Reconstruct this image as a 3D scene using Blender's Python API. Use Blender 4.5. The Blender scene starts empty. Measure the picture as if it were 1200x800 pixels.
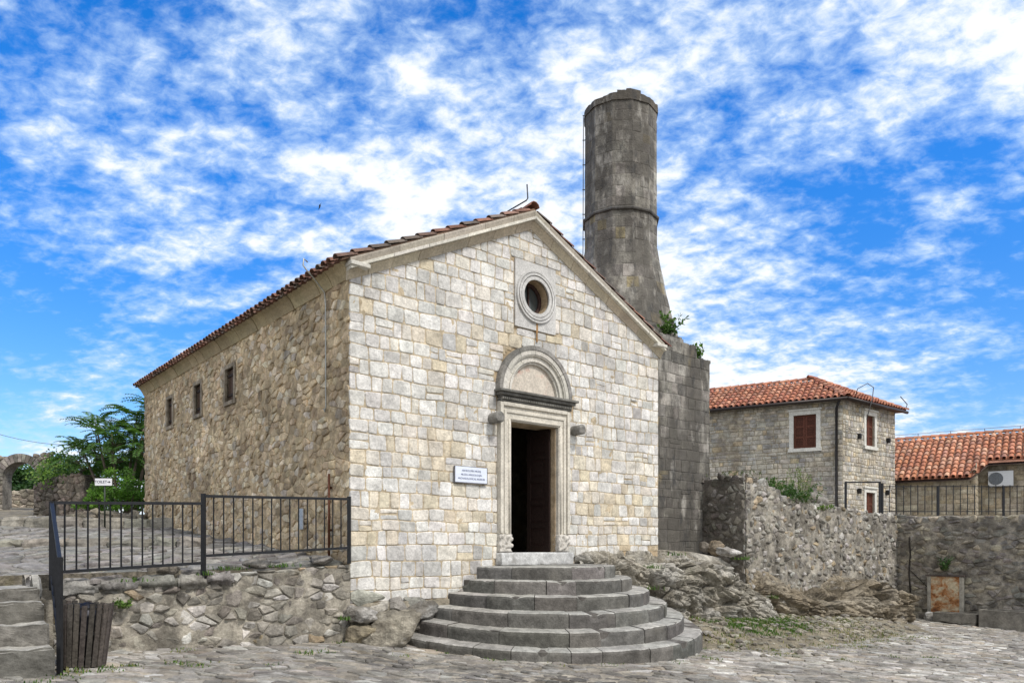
import bpy, bmesh, math, random
from mathutils import Vector, Matrix, noise
S = bpy.context.scene
COL = S.collection
R = random.Random(7)
PI = math.pi
rad = math.radians

# ------------------------------------------------------------------ camera
EYE = 1.75
cam = bpy.data.cameras.new('camera')
cam.sensor_width = 36; cam.lens = 26.43; cam.shift_y = 0.2; cam.clip_end = 5000; cam.clip_start = .1
co = bpy.data.objects.new('camera', cam); COL.objects.link(co)
co.location = (0, 0, EYE); co.rotation_euler = (rad(90), 0, 0)
S.camera = co

# ------------------------------------------------------------------ light
SUN_EL, SUN_AZ = rad(52), rad(133)          # azimuth clockwise from +Y (view direction)
sun = bpy.data.lights.new('sun', 'SUN'); sun.energy = 2.6; sun.angle = rad(9.0); sun.color = (1.0, .955, .89)
so = bpy.data.objects.new('sun', sun); COL.objects.link(so)
sd = Vector((math.sin(SUN_AZ)*math.cos(SUN_EL), math.cos(SUN_AZ)*math.cos(SUN_EL), math.sin(SUN_EL)))
so.rotation_euler = (-sd).to_track_quat('-Z', 'Y').to_euler()
so.location = (20, -10, 30)

W = bpy.data.worlds.new('World'); S.world = W; W.use_nodes = True
def build_world():
    nt = W.node_tree; N = nt.nodes; L = nt.links; N.clear()
    out = N.new('ShaderNodeOutputWorld'); bg = N.new('ShaderNodeBackground')
    bg.inputs['Strength'].default_value = .15
    sky = N.new('ShaderNodeTexSky'); sky.sky_type = 'NISHITA'; sky.sun_disc = False
    sky.sun_elevation = SUN_EL; sky.sun_rotation = SUN_AZ
    sky.air_density = 1.0; sky.dust_density = .3; sky.ozone_density = 2.5; sky.altitude = 200
    hsv = N.new('ShaderNodeHueSaturation'); hsv.inputs['Hue'].default_value = .504; hsv.inputs['Saturation'].default_value = 1.42; hsv.inputs['Value'].default_value = 1.45
    tc = N.new('ShaderNodeTexCoord'); sp = N.new('ShaderNodeSeparateXYZ'); L.new(tc.outputs['Generated'], sp.inputs[0])
    cr = N.new('ShaderNodeValToRGB'); L.new(sp.outputs[2], cr.inputs[0]); L.new(sky.outputs[0], hsv.inputs['Color'])
    cr.color_ramp.elements[0].position = 0.; cr.color_ramp.elements[0].color = (.62, .58, .60, 1); cr.color_ramp.elements[1].position = .45; cr.color_ramp.elements[1].color = (.80, .86, 1, 1)
    mu = N.new('ShaderNodeMixRGB'); mu.blend_type = 'MULTIPLY'; mu.inputs[0].default_value = 1; L.new(hsv.outputs[0], mu.inputs[1]); L.new(cr.outputs[0], mu.inputs[2])
    def m(op, a, b=None, clamp=False):
        n = N.new('ShaderNodeMath'); n.operation = op; n.use_clamp = clamp
        for i, v in enumerate((a, b)):
            if v is None: continue
            if isinstance(v, (int, float)): n.inputs[i].default_value = v
            else: L.new(v, n.inputs[i])
        return n.outputs[0]
    z = m('ADD', m('MAXIMUM', sp.outputs[2], 0.0), .30)
    px = m('DIVIDE', sp.outputs[0], z); py = m('DIVIDE', sp.outputs[1], z)
    cb = N.new('ShaderNodeCombineXYZ'); L.new(px, cb.inputs[0]); L.new(py, cb.inputs[1])
    def nz(scale, det, rough, rot, sc, off=(0, 0, 0), dist=0.):
        mp = N.new('ShaderNodeMapping'); mp.inputs['Rotation'].default_value[2] = rot; mp.inputs['Scale'].default_value = sc; mp.inputs['Location'].default_value = off
        L.new(cb.outputs[0], mp.inputs[0])
        n = N.new('ShaderNodeTexNoise'); n.inputs['Scale'].default_value = scale; n.inputs['Detail'].default_value = det; n.inputs['Roughness'].default_value = rough; n.inputs['Distortion'].default_value = dist
        L.new(mp.outputs[0], n.inputs['Vector']); return n.outputs[0]
    def ramp(v, a, b, c=None):
        n = N.new('ShaderNodeMapRange'); n.interpolation_type = 'SMOOTHSTEP'
        n.inputs['From Min'].default_value = a; n.inputs['From Max'].default_value = b; L.new(v, n.inputs['Value']); return n.outputs[0]
    big = nz(1.15, 3, .5, rad(35), (1, 1.2, 1), (5.4, 2.4, 0), .3)
    mid = nz(7.2, 4, .52, rad(50), (1.0, 1.3, 1), (1.7, 5.2, 0), .15)
    fine = nz(24, 6, .62, rad(50), (1, 1.3, 1), (0, 0, 0), .25)
    side = m('MULTIPLY', m('MINIMUM', sp.outputs[0], .1), .30)
    low = m('MULTIPLY', ramp(sp.outputs[2], .22, .02), .13)
    behind = m('MULTIPLY', ramp(sp.outputs[1], .35, -.1), .5)     # unseen cloud added overhead and behind the camera to whiten the blue fill
    cov = m('ADD', m('ADD', m('MULTIPLY', big, .66), m('MULTIPLY', mid, .64)), m('MULTIPLY', fine, .52))
    cov = m('ADD', m('ADD', m('ADD', cov, side), low), behind)
    nrm = N.new('ShaderNodeVectorMath'); nrm.operation = 'NORMALIZE'; L.new(tc.outputs['Generated'], nrm.inputs[0])
    def patch(d, c0, c1, amt):           # an opening or a thickening of the cloud sheet in one direction of the sky
        v = N.new('ShaderNodeVectorMath'); v.operation = 'DOT_PRODUCT'; L.new(nrm.outputs[0], v.inputs[0]); v.inputs[1].default_value = Vector(d).normalized()
        return m('MULTIPLY', ramp(v.outputs['Value'], c0, c1), amt)
    for d, c0, c1, amt in (((.30, .875, .375), .982, .998, -.15), ((.50, .82, .285), .975, .996, -.20), ((.04, .905, .42), .955, .995, .10), ((.39, .77, .50), .96, .99, .05),
                           ((-.48, .82, .30), .93, .99, -.03), ((-.35, .80, .45), .94, .99, .07), ((.25, .93, .2), .96, .995, .08)):
        cov = m('ADD', cov, patch(d, c0, c1, amt))
    mask = ramp(cov, .72, 1.07)
    dens = ramp(cov, .88, 1.08)
    mask = m('MULTIPLY', mask, .97)
    cc = N.new('ShaderNodeMixRGB'); L.new(dens, cc.inputs[0])
    cc.inputs[1].default_value = (3.7, 4.9, 6.4, 1); cc.inputs[2].default_value = (6.1, 6.25, 6.5, 1)
    mx = N.new('ShaderNodeMixRGB'); L.new(mask, mx.inputs[0]); L.new(mu.outputs[0], mx.inputs[1]); L.new(cc.outputs[0], mx.inputs[2])
    L.new(mx.outputs[0], bg.inputs['Color']); L.new(bg.outputs[0], out.inputs['Surface'])
build_world()
S.view_settings.view_transform = 'Standard'; S.view_settings.look = 'None'
S.view_settings.exposure = 0.2; S.view_settings.gamma = 1.0; S.view_settings.use_curve_mapping = False

# ------------------------------------------------------------------ frames and helpers
ANG = rad(40)
DD = Vector((math.cos(ANG), math.sin(ANG), 0)); EE = Vector((-math.sin(ANG), math.cos(ANG), 0))
OO = Vector((-2.574, 12.0, 0))
def LW(a, b, z=0): return OO + DD*a + EE*b + Vector((0, 0, z))          # church frame -> world
def WL(x, y):
    v = Vector((x, y, 0)) - OO; return v.dot(DD), v.dot(EE)

class MB:
    def __init__(s): s.v = []; s.f = []; s.c = []; s.sm = []
    def add(s, vs, fs, col=(.5, .5, .5), smooth=False):
        o = len(s.v); s.v.extend([tuple(p) for p in vs])
        for f in fs:
            s.f.append([i+o for i in f]); s.c.append(col); s.sm.append(smooth)
    def box(s, x0, x1, y0, y1, z0, z1, col=(.5, .5, .5)):
        vs = [(x, y, z) for z in (z0, z1) for y in (y0, y1) for x in (x0, x1)]
        s.add(vs, [(0, 2, 3, 1), (4, 5, 7, 6), (0, 1, 5, 4), (2, 6, 7, 3), (0, 4, 6, 2), (1, 3, 7, 5)], col)
    def cbox(s, x0, x1, y0, y1, z0, z1, c, col=(.5, .5, .5)):        # box with chamfered edges
        bm = bmesh.new(); bmesh.ops.create_cube(bm, size=1)
        for v in bm.verts:
            v.co = Vector(((x0+x1)/2+v.co.x*(x1-x0), (y0+y1)/2+v.co.y*(y1-y0), (z0+z1)/2+v.co.z*(z1-z0)))
        bmesh.ops.bevel(bm, geom=bm.edges[:], offset=c, segments=2, affect='EDGES', profile=.6)
        s.bm(bm, col); bm.free()
    def bm(s, bm, col, smooth=False, M=None):
        bm.verts.index_update(); bm.faces.ensure_lookup_table()
        s.add([(M @ v.co if M else v.co.copy()) for v in bm.verts], [[v.index for v in f.verts] for f in bm.faces], col, smooth)
    def prism(s, pts, ax, h0, h1, col=(.5, .5, .5)):
        """pts 2D polygon, extruded along axis ax ('y': pts are x,z ; 'x': pts are y,z ; 'z': pts are x,y)"""
        def P(p, h): return {'y': (p[0], h, p[1]), 'x': (h, p[0], p[1]), 'z': (p[0], p[1], h)}[ax]
        n = len(pts); vs = [P(p, h0) for p in pts]+[P(p, h1) for p in pts]
        s.add(vs, [list(range(n))[::-1], list(range(n, 2*n))]+[(i, (i+1) % n, n+(i+1) % n, n+i) for i in range(n)], col)
    def tube(s, path, r, seg=8, col=(.5, .5, .5), r1=None, cap=True):
        path = [Vector(p) for p in path]; n = len(path); vs = []; prev = None
        for i, p in enumerate(path):
            t = (path[min(i+1, n-1)]-path[max(i-1, 0)]).normalized()
            a = Vector((0, 0, 1)) if abs(t.z) < .95 else Vector((1, 0, 0))
            if prev is None: x = t.cross(a).normalized()
            else: x = (prev - t*prev.dot(t)).normalized()
            prev = x; y = t.cross(x)
            rr = r if r1 is None else r+(r1-r)*i/(n-1)
            vs += [p+(x*math.cos(k*2*PI/seg)+y*math.sin(k*2*PI/seg))*rr for k in range(seg)]
        fs = [(i*seg+k, i*seg+(k+1) % seg, (i+1)*seg+(k+1) % seg, (i+1)*seg+k) for i in range(n-1) for k in range(seg)]
        if cap: fs += [list(range(seg))[::-1], list(range((n-1)*seg, n*seg))]
        s.add(vs, fs, col, seg > 5)
    def build(s, name, mat, parent=None, loc=(0, 0, 0), rotz=0.):
        me = bpy.data.meshes.new(name); me.from_pydata(s.v, [], s.f)
        at = me.color_attributes.new('tint', 'FLOAT_COLOR', 'CORNER')
        buf = []
        for f, c in zip(s.f, s.c): buf.extend([c[0], c[1], c[2], 1.0]*len(f))
        at.data.foreach_set('color', buf)
        me.polygons.foreach_set('use_smooth', s.sm)
        me.materials.append(mat); me.validate(); me.update()
        o = bpy.data.objects.new(name, me); COL.objects.link(o)
        if parent: o.parent = parent
        else: o.location = loc; o.rotation_euler = (0, 0, rotz)
        return o

def tag(o, label, cat, group=None, kind=None):
    o['label'] = label; o['category'] = cat
    if group: o['group'] = group
    if kind: o['kind'] = kind
    return o
def thing(name, label, cat, loc=(0, 0, 0), rotz=0., group=None):
    o = bpy.data.objects.new(name, None); COL.objects.link(o); o.empty_display_size = .2
    o.location = loc; o.rotation_euler = (0, 0, rotz)
    return tag(o, label, cat, group)
def structure(o): o['kind'] = 'structure'; return o

def lerp(a, b, t): return a+(b-a)*t
def mixc(a, b, t): return tuple(lerp(x, y, t) for x, y in zip(a, b))
def jc(c, k, rng=R):
    s = 1+rng.uniform(-k, k); return tuple(max(.01, x*s*(1+rng.uniform(-k, k)*.12)) for x in c)
def sm(x, a, b):
    t = min(1, max(0, (x-a)/(b-a))); return t*t*(3-2*t)
def fn(x, y, z=0.): return noise.noise(Vector((x, y, z)))
def fr(x, y, z=0., o=4): return noise.fractal(Vector((x, y, z)), 1.0, 2.0, o)

# ------------------------------------------------------------------ materials
def mat_base(name):
    m = bpy.data.materials.new(name); m.use_nodes = True; nt = m.node_tree
    b = nt.nodes['Principled BSDF']; return m, nt, nt.nodes, nt.links, b
def add_noise(N, L, vec, scale, det=6, rough=.6, sc=(1, 1, 1), dist=0.):
    mp = N.new('ShaderNodeMapping'); mp.inputs['Scale'].default_value = sc; L.new(vec, mp.inputs[0])
    n = N.new('ShaderNodeTexNoise'); n.inputs['Scale'].default_value = scale; n.inputs['Detail'].default_value = det
    n.inputs['Roughness'].default_value = rough; n.inputs['Distortion'].default_value = dist
    L.new(mp.outputs[0], n.inputs['Vector']); return n.outputs[0]
def rng_(N, L, v, a, b, c=0., d=1.):
    n = N.new('ShaderNodeMapRange'); n.interpolation_type = 'SMOOTHSTEP'
    n.inputs['From Min'].default_value = a; n.inputs['From Max'].default_value = b
    n.inputs['To Min'].default_value = c; n.inputs['To Max'].default_value = d
    L.new(v, n.inputs['Value']); return n.outputs[0]
def mixn(N, L, fac, a, b, mode='MIX'):
    n = N.new('ShaderNodeMixRGB'); n.blend_type = mode
    for i, v in enumerate((fac, a, b)):
        if isinstance(v, tuple): n.inputs[i].default_value = (*v, 1)
        elif isinstance(v, (int, float)): n.inputs[i].default_value = v
        else: L.new(v, n.inputs[i])
    return n.outputs[0]
def stone_mat(name, var=.35, bump=.6, stains=(), rough=.88, scale=1., dist=.012, speck=.25):
    """tinted stone; stains = (colour, scale, threshold, amount, stretch)"""
    m, nt, N, L, b = mat_base(name)
    at = N.new('ShaderNodeAttribute'); at.attribute_name = 'tint'
    tc = N.new('ShaderNodeTexCoord'); vec = tc.outputs['Object']
    n1 = add_noise(N, L, vec, 5*scale, 8, .65); n2 = add_noise(N, L, vec, 28*scale, 6, .7); n3 = add_noise(N, L, vec, 1.1*scale, 4, .6)
    c = mixn(N, L, 1., at.outputs['Color'], rng_(N, L, n1, .28, .72, 1-var, 1+var*.7), 'MULTIPLY')
    c = mixn(N, L, 1., c, rng_(N, L, n2, .25, .75, 1-speck, 1+speck*.8), 'MULTIPLY')
    c = mixn(N, L, 1., c, rng_(N, L, n3, .3, .7, 1-var*.5, 1+var*.35), 'MULTIPLY')
    for i, (col, s_, thr, amt, st) in enumerate(stains):
        mp = N.new('ShaderNodeMapping'); mp.inputs['Location'].default_value = (i*7.3+1, i*3.1, i*5.7); L.new(vec, mp.inputs[0])
        n = add_noise(N, L, mp.outputs[0], s_, 7, .65, st)
        c = mixn(N, L, rng_(N, L, n, thr, thr+.14, 0, amt), c, col)
    L.new(c, b.inputs['Base Color']); b.inputs['Roughness'].default_value = rough
    b.inputs['Specular IOR Level'].default_value = .25
    h = N.new('ShaderNodeMath'); h.operation = 'ADD'; L.new(n1, h.inputs[0])
    h2 = N.new('ShaderNodeMath'); h2.operation = 'MULTIPLY'; h2.inputs[1].default_value = .45; L.new(n2, h2.inputs[0]); L.new(h2.outputs[0], h.inputs[1])
    bp = N.new('ShaderNodeBump'); bp.inputs['Strength'].default_value = bump; bp.inputs['Distance'].default_value = dist*3
    L.new(h.outputs[0], bp.inputs['Height']); L.new(bp.outputs[0], b.inputs['Normal'])
    return m
def plain_mat(name, rough=.5, metal=0., var=.1, bump=.0, scale=20., spec=.4):
    m, nt, N, L, b = mat_base(name)
    at = N.new('ShaderNodeAttribute'); at.attribute_name = 'tint'
    tc = N.new('ShaderNodeTexCoord'); n1 = add_noise(N, L, tc.outputs['Object'], scale, 5, .6)
    c = mixn(N, L, 1., at.outputs['Color'], rng_(N, L, n1, .3, .7, 1-var, 1+var), 'MULTIPLY')
    L.new(c, b.inputs['Base Color']); b.inputs['Roughness'].default_value = rough; b.inputs['Metallic'].default_value = metal
    b.inputs['Specular IOR Level'].default_value = spec
    if bump:
        bp = N.new('ShaderNodeBump'); bp.inputs['Strength'].default_value = bump; bp.inputs['Distance'].default_value = .01
        L.new(n1, bp.inputs['Height']); L.new(bp.outputs[0], b.inputs['Normal'])
    return m
def leaf_mat(name):
    m, nt, N, L, b = mat_base(name)
    at = N.new('ShaderNodeAttribute'); at.attribute_name = 'tint'
    L.new(at.outputs['Color'], b.inputs['Base Color']); b.inputs['Roughness'].default_value = .55; b.inputs['Specular IOR Level'].default_value = .3
    tr = N.new('ShaderNodeBsdfTranslucent'); c = mixn(N, L, 1., at.outputs['Color'], (1.3, 1.5, .6), 'MULTIPLY'); L.new(c, tr.inputs['Color'])
    mx = N.new('ShaderNodeMixShader'); mx.inputs[0].default_value = .3
    L.new(b.outputs[0], mx.inputs[1]); L.new(tr.outputs[0], mx.inputs[2]); L.new(mx.outputs[0], N['Material Output'].inputs['Surface'])
    return m
U1 = (1, 1, 1)
M_FAC = stone_mat('pale_limestone', .26, .7, [((.50, .39, .24), 1.1, .58, .28, (1, 1, .7)), ((.34, .26, .15), 2.2, .64, .4, (1, 1, .3)), ((.20, .19, .17), 2.6, .64, .38, U1), ((.66, .64, .60), 9, .66, .5, U1)])
M_MORT = stone_mat('ochre_mortar', .3, .8, [((.30, .23, .14), 2.0, .5, .6, U1), ((.5, .47, .4), 3.5, .58, .6, U1)])
M_SIDE = stone_mat('brown_rubble_stone', .4, .9, [((.48, .38, .24), .8, .56, .4, (1, 1, 1.3)), ((.17, .13, .085), 1.0, .54, .6, (1, 1, .5)), ((.46, .43, .38), 5, .66, .55, U1)])
M_MIN = stone_mat('weathered_dark_stone', .45, .9, [((.085, .078, .068), .9, .42, .8, (1, 1, .3)), ((.44, .42, .38), 2.0, .55, .75, (1, 1, .4)), ((.05, .05, .05), 3.6, .54, .7, (1, 1, .5)), ((.34, .27, .14), 1.0, .62, .6, (1, 1, .6))])
M_RUB = stone_mat('grey_rubble_stone', .5, 1., [((.10, .09, .075), 1.5, .50, .72, U1), ((.48, .46, .43), 3.5, .62, .6, U1), ((.24, .17, .09), 1.7, .63, .45, U1)])
M_ROCK = stone_mat('limestone_rock', .5, 1., [((.15, .13, .10), 1.6, .5, .6, (1, 1, 2.2)), ((.58, .56, .53), 2.3, .58, .7, (1, 1, 2.5)), ((.13, .15, .05), 1.4, .62, .55, U1)], dist=.03)
M_STEP = stone_mat('worn_step_stone', .35, .6, [((.40, .39, .37), 2.2, .6, .35, U1), ((.16, .15, .13), 2.5, .54, .5, U1)])
M_PAVE = stone_mat('paving_limestone', .4, .8, [((.20, .18, .15), .7, .55, .5, U1), ((.50, .49, .47), 2.0, .6, .45, U1), ((.14, .14, .06), .9, .66, .5, U1)])
M_EARTH = stone_mat('dry_earth', .4, 1., [((.17, .15, .06), 1.1, .56, .7, U1), ((.34, .31, .26), 3, .56, .6, U1)], dist=.03)
M_TRIM = stone_mat('carved_cream_stone', .15, .3, [((.38, .29, .16), 2.2, .63, .4, (1, 1, .4)), ((.2, .19, .17), 3.5, .67, .4, U1)])
M_DTRIM = stone_mat('blackened_cornice_stone', .4, .8, [((.42, .4, .35), 5, .62, .6, U1)])
M_TILE = stone_mat('clay_roof_tile', .3, .3, [((.16, .10, .07), 2., .6, .5, U1)], rough=.8)
M_PLAST = stone_mat('old_fresco_plaster', .15, .3, [((.50, .24, .18), 3.2, .52, .6, U1), ((.42, .40, .37), 5, .6, .5, U1)])
M_IRON = plain_mat('black_painted_iron', .45, .3, .2)
M_WOOD = plain_mat('weathered_wood', .75, 0, .35, .3, 30, .2)
M_WHITE = plain_mat('white_paint', .5, 0, .05)
M_INK = plain_mat('dark_ink', .6, 0, .05)
M_METAL = plain_mat('galvanised_metal', .45, .7, .2)
M_LEAF = leaf_mat('leaf')
M_BARK = stone_mat('bark', .3, .8)
def glass_mat():
    m, nt, N, L, b = mat_base('old_window_glass'); b.inputs['Base Color'].default_value = (.06, .07, .07, 1)
    b.inputs['Roughness'].default_value = .12; b.inputs['Specular IOR Level'].default_value = .6; return m
M_GLASS = glass_mat()
def rust_mat():
    m, nt, N, L, b = mat_base('rusty_painted_steel'); tc = N.new('ShaderNodeTexCoord')
    n = add_noise(N, L, tc.outputs['Object'], 3.2, 8, .65, (1, 1, 1.3), .4); n2 = add_noise(N, L, tc.outputs['Object'], 14, 6, .7)
    c = mixn(N, L, rng_(N, L, n, .42, .58), (.52, .44, .30), (.36, .15, .045)); c = mixn(N, L, rng_(N, L, n, .54, .66), c, (.11, .04, .02))
    c = mixn(N, L, 1., c, rng_(N, L, n2, .3, .7, .75, 1.2), 'MULTIPLY')
    L.new(c, b.inputs['Base Color']); b.inputs['Roughness'].default_value = .8; return m
M_RUST = rust_mat()

# ------------------------------------------------------------------ masonry generators
def clip(poly, nx, ny, c):
    out = []; n = len(poly)
    for i in range(n):
        p = poly[i]; q = poly[(i+1) % n]; dp = nx*p[0]+ny*p[1]-c; dq = nx*q[0]+ny*q[1]-c
        if dp <= 0: out.append(p)
        if (dp < 0 and dq > 0) or (dp > 0 and dq < 0):
            t = dp/(dp-dq); out.append((p[0]+(q[0]-p[0])*t, p[1]+(q[1]-p[1])*t))
    return out
def area(poly):
    return abs(sum(poly[i-1][0]*poly[i][1]-poly[i][0]*poly[i-1][1] for i in range(len(poly))))/2
def chaikin(poly, q):
    out = []; n = len(poly)
    for i in range(n):
        p = poly[i]; r = poly[(i+1) % n]
        out += [(lerp(p[0], r[0], q), lerp(p[1], r[1], q)), (lerp(p[0], r[0], 1-q), lerp(p[1], r[1], 1-q))]
    return out
def ccw(poly):
    a = sum(poly[i-1][0]*poly[i][1]-poly[i][0]*poly[i-1][1] for i in range(len(poly)))
    return poly if a > 0 else poly[::-1]
def stone(mb, poly, mp, h, bev, col, flip, jit=.1, q=.16, rng=R, base=-.012, tilt=.12):
    if len(poly) < 3 or area(poly) < .0012: return
    poly = ccw(poly); poly = chaikin(poly, q); n = len(poly)
    cu = sum(p[0] for p in poly)/n; cv = sum(p[1] for p in poly)/n
    hw = max(abs(p[0]-cu) for p in poly)+1e-6; hh = max(abs(p[1]-cv) for p in poly)+1e-6
    b = min(bev, .45*hw, .45*hh); j = jit*b
    poly = [(p[0]+rng.uniform(-j, j), p[1]+rng.uniform(-j, j)) for p in poly]
    tu = rng.uniform(-1, 1)*h*tilt/hw; tv = rng.uniform(-1, 1)*h*tilt/hh
    def D(p, d): return d+(p[0]-cu)*tu+(p[1]-cv)*tv
    r2 = [(cu+(p[0]-cu)*(1-b/hw), cv+(p[1]-cv)*(1-b/hh)) for p in poly]
    vs = [mp(p[0], p[1], base) for p in poly]+[mp(p[0], p[1], D(p, h*.55)) for p in poly]
    vs += [mp(p[0], p[1], D(p, h)+rng.uniform(-.08, .08)*h) for p in r2]+[mp(cu, cv, h*(1.0+rng.uniform(-.05, .25)))]
    fs = []
    for i in range(n):
        k = (i+1) % n
        fs += [(i, k, n+k, n+i), (n+i, n+k, 2*n+k, 2*n+i), (2*n+i, 2*n+k, 3*n)]
    if flip: fs = [f[::-1] for f in fs]
    mb.add(vs, fs, col)
def wallmap(o, u, nrm, up=Vector((0, 0, 1))):
    o = Vector(o); u = Vector(u); nrm = Vector(nrm)
    flip = u.cross(up).dot(nrm) < 0
    return (lambda a, v, d: o+u*a+up*v+nrm*d), flip
def cut_holes(poly, holes, circles):
    n = len(poly); cu = sum(p[0] for p in poly)/n; cv = sum(p[1] for p in poly)/n
    for (x0, x1, y0, y1) in holes:
        if max(p[0] for p in poly) <= x0 or min(p[0] for p in poly) >= x1 or max(p[1] for p in poly) <= y0 or min(p[1] for p in poly) >= y1: continue
        best = []; ba = 0
        for h in ((1, 0, x0), (-1, 0, -x1), (0, 1, y0), (0, -1, -y1)):
            c = clip(poly, *h)
            if len(c) > 2 and area(c) > ba: best = c; ba = area(c)
        poly = best
        if not poly: return []
    for (x, y, r, ylow) in circles:
        dx, dy = cu-x, cv-y; d = math.hypot(dx, dy)
        if cv < ylow: continue
        if d < r*.97: return []
        if d < r+1.0: poly = clip(poly, -dx/d, -dy/d, -(x*dx/d+y*dy/d+r))
        if len(poly) < 3: return []
    return poly
def ashlar(mb, u0, u1, v0, v1, mp, flip, colf, hr=(.19, .3), wr=(.18, .42), joint=.012, h=.03, bev=.018, planes=(), holes=(), circles=(), skip=None, rng=R, q=.13, wav=.012):
    v = v0; ci = 0
    while v < v1:
        hh = rng.uniform(*hr); u = u0-rng.uniform(0, wr[0])*(ci % 2); 
        while u < u1:
            w = rng.uniform(*wr)*(1.35 if rng.random() < .08 else 1)
            if u1-(u+w) < wr[0]*.6: w = u1-u
            subs = [(v, v+hh)]
            if rng.random() < .06: subs = [(v, v+hh*.5), (v+hh*.5, v+hh)]
            for (a, b) in subs:
                g = joint/2*rng.uniform(.7, 1.5); x0 = max(u, u0)+g; x1 = u+w-g
                if x1-x0 < .03: continue
                def wv(x): return wav*fn(x*1.7, v*3.1, 4.2)*3
                wt = lambda x: wav*fn(x*1.7, (v+hh)*3.1, 4.2)*3
                lo = (lambda x: wv(x)) ; hi = (lambda x: wt(x))
                s1 = rng.uniform(-.012, .012); s2 = rng.uniform(-.012, .012)
                poly = [(x0+s1, a+g+lo(x0)), ((x0+x1)/2, a+g+lo((x0+x1)/2)), (x1+s2, a+g+lo(x1)), (x1-s2, b-g+hi(x1)), ((x0+x1)/2, b-g+hi((x0+x1)/2)), (x0-s1, b-g+hi(x0))]
                for pl in planes: poly = clip(poly, *pl)
                if len(poly) > 2: poly = clip(poly, -1, 0, -u0)
                if len(poly) > 2: poly = clip(poly, 1, 0, u1)
                if len(poly) > 2: poly = cut_holes(poly, holes, circles)
                if len(poly) < 3: continue
                cu = (x0+x1)/2; cv = (a+b)/2
                if skip and skip(cu, cv): continue
                stone(mb, poly, mp, h*rng.uniform(.7, 1.3), bev, colf(cu, cv), flip, q=q, rng=rng)
            u += w
        v += hh; ci += 1
def rubble(mb, u0, u1, v0, v1, mp, flip, colf, cu=.22, cv=.16, joint=.02, h=.04, bev=.03, planes=(), holes=(), circles=(), skip=None, rng=R, q=.2, jit=.42, tilt=.25, hv=.5):
    nu = int((u1-u0)/cu)+2; nv = int((v1-v0)/cv)+2; P = {}
    for i in range(-2, nu+2):
        for j in range(-2, nv+2):
            if rng.random() < .16: continue
            P[i, j] = (u0+(i+.5+.5*(j % 2)+rng.uniform(-jit, jit))*cu, v0+(j+.5+rng.uniform(-jit, jit))*cv)
    for i in range(-1, nu+1):
        for j in range(-1, nv+1):
            if (i, j) not in P: continue
            p = P[i, j]
            if p[0] < u0-cu*.3 or p[0] > u1+cu*.3 or p[1] < v0-cv*.3 or p[1] > v1+cv*.3: continue
            if skip and skip(*p): continue
            poly = [(p[0]-1.9*cu, p[1]-1.9*cv), (p[0]+1.9*cu, p[1]-1.9*cv), (p[0]+1.9*cu, p[1]+1.9*cv), (p[0]-1.9*cu, p[1]+1.9*cv)]
            k = cu/cv
            for di in (0, -1, 1, -2, 2):
                for dj in (0, -1, 1, -2, 2, -3, 3):
                    if (di or dj) and (i+di, j+dj) in P:
                        r = P[i+di, j+dj]; nx = r[0]-p[0]; ny = (r[1]-p[1])*k*k
                        l = math.hypot(nx, ny)
                        if l > 0:
                            nx /= l; ny /= l
                            poly = clip(poly, nx, ny, nx*(p[0]+r[0])/2+ny*(p[1]+r[1])/2-joint*.5)
                            if len(poly) < 3: break
                if len(poly) < 3: break
            if len(poly) < 3: continue
            for pl in (planes(p) if callable(planes) else planes): poly = clip(poly, *pl)
            for pl in ((-1, 0, -u0), (1, 0, u1), (0, -1, -v0)):
                if len(poly) > 2: poly = clip(poly, *pl)
            if len(poly) > 2: poly = cut_holes(poly, holes, circles)
            if len(poly) < 3: continue
            stone(mb, poly, mp, h*(1+rng.uniform(-hv, hv)), bev, colf(*p), flip, q=q, rng=rng, tilt=tilt)

def mortar(mb, u0, u1, v0, v1, mp, flip, d0, amp, col, st=.06, keep=None, sc=1., kd=.25):
    nu = max(2, int((u1-u0)/st)); nv = max(2, int((v1-v0)/st)); V = []; ok = []
    for j in range(nv+1):
        for i in range(nu+1):
            u = lerp(u0, u1, i/nu); v = lerp(v0, v1, j/nv)
            d = d0+amp*(1.5*fr(u*3.1*sc, v*3.1*sc, 7., 3)+.9*fn(u*11*sc, v*11*sc, 3.)+.5*fn(u*27*sc, v*27*sc, 1.))
            V.append(mp(u, v, d)); ok.append(True if keep is None else keep(u, v))
    o = len(mb.v); mb.v.extend([tuple(p) for p in V])
    for j in range(nv):
        for i in range(nu):
            q = [j*(nu+1)+i, j*(nu+1)+i+1, (j+1)*(nu+1)+i+1, (j+1)*(nu+1)+i]
            if not all(ok[k] for k in q): continue
            if flip: q = q[::-1]
            mb.f.append([k+o for k in q]); mb.c.append(jc(tuple(x*(1+kd*fn(i*.13*st/.06, j*.13*st/.06, 5.)) for x in col), .05)); mb.sm.append(True)
def rough_block(mb, x0, x1, y0, y1, z0, z1, col, amp=.03, cuts=6, bev=.035, fr_=5.):
    bm = bmesh.new(); bmesh.ops.create_cube(bm, size=1)
    for v in bm.verts: v.co = Vector(((x0+x1)/2+v.co.x*(x1-x0), (y0+y1)/2+v.co.y*(y1-y0), (z0+z1)/2+v.co.z*(z1-z0)))
    bmesh.ops.bevel(bm, geom=bm.edges[:], offset=bev, segments=2, affect='EDGES')
    bmesh.ops.subdivide_edges(bm, edges=[e for e in bm.edges if e.calc_length() > .1], cuts=cuts, use_grid_fill=True)
    for v in bm.verts: v.co += noise.noise_vector(v.co*fr_)*amp+noise.noise_vector(v.co*fr_*3.1)*amp*.4
    mb.bm(bm, col, True); bm.free()
def in_holes(u, v, holes, e=.0): return any(h[0]-e < u < h[1]+e and h[2]-e < v < h[3]+e for h in holes)

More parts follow.
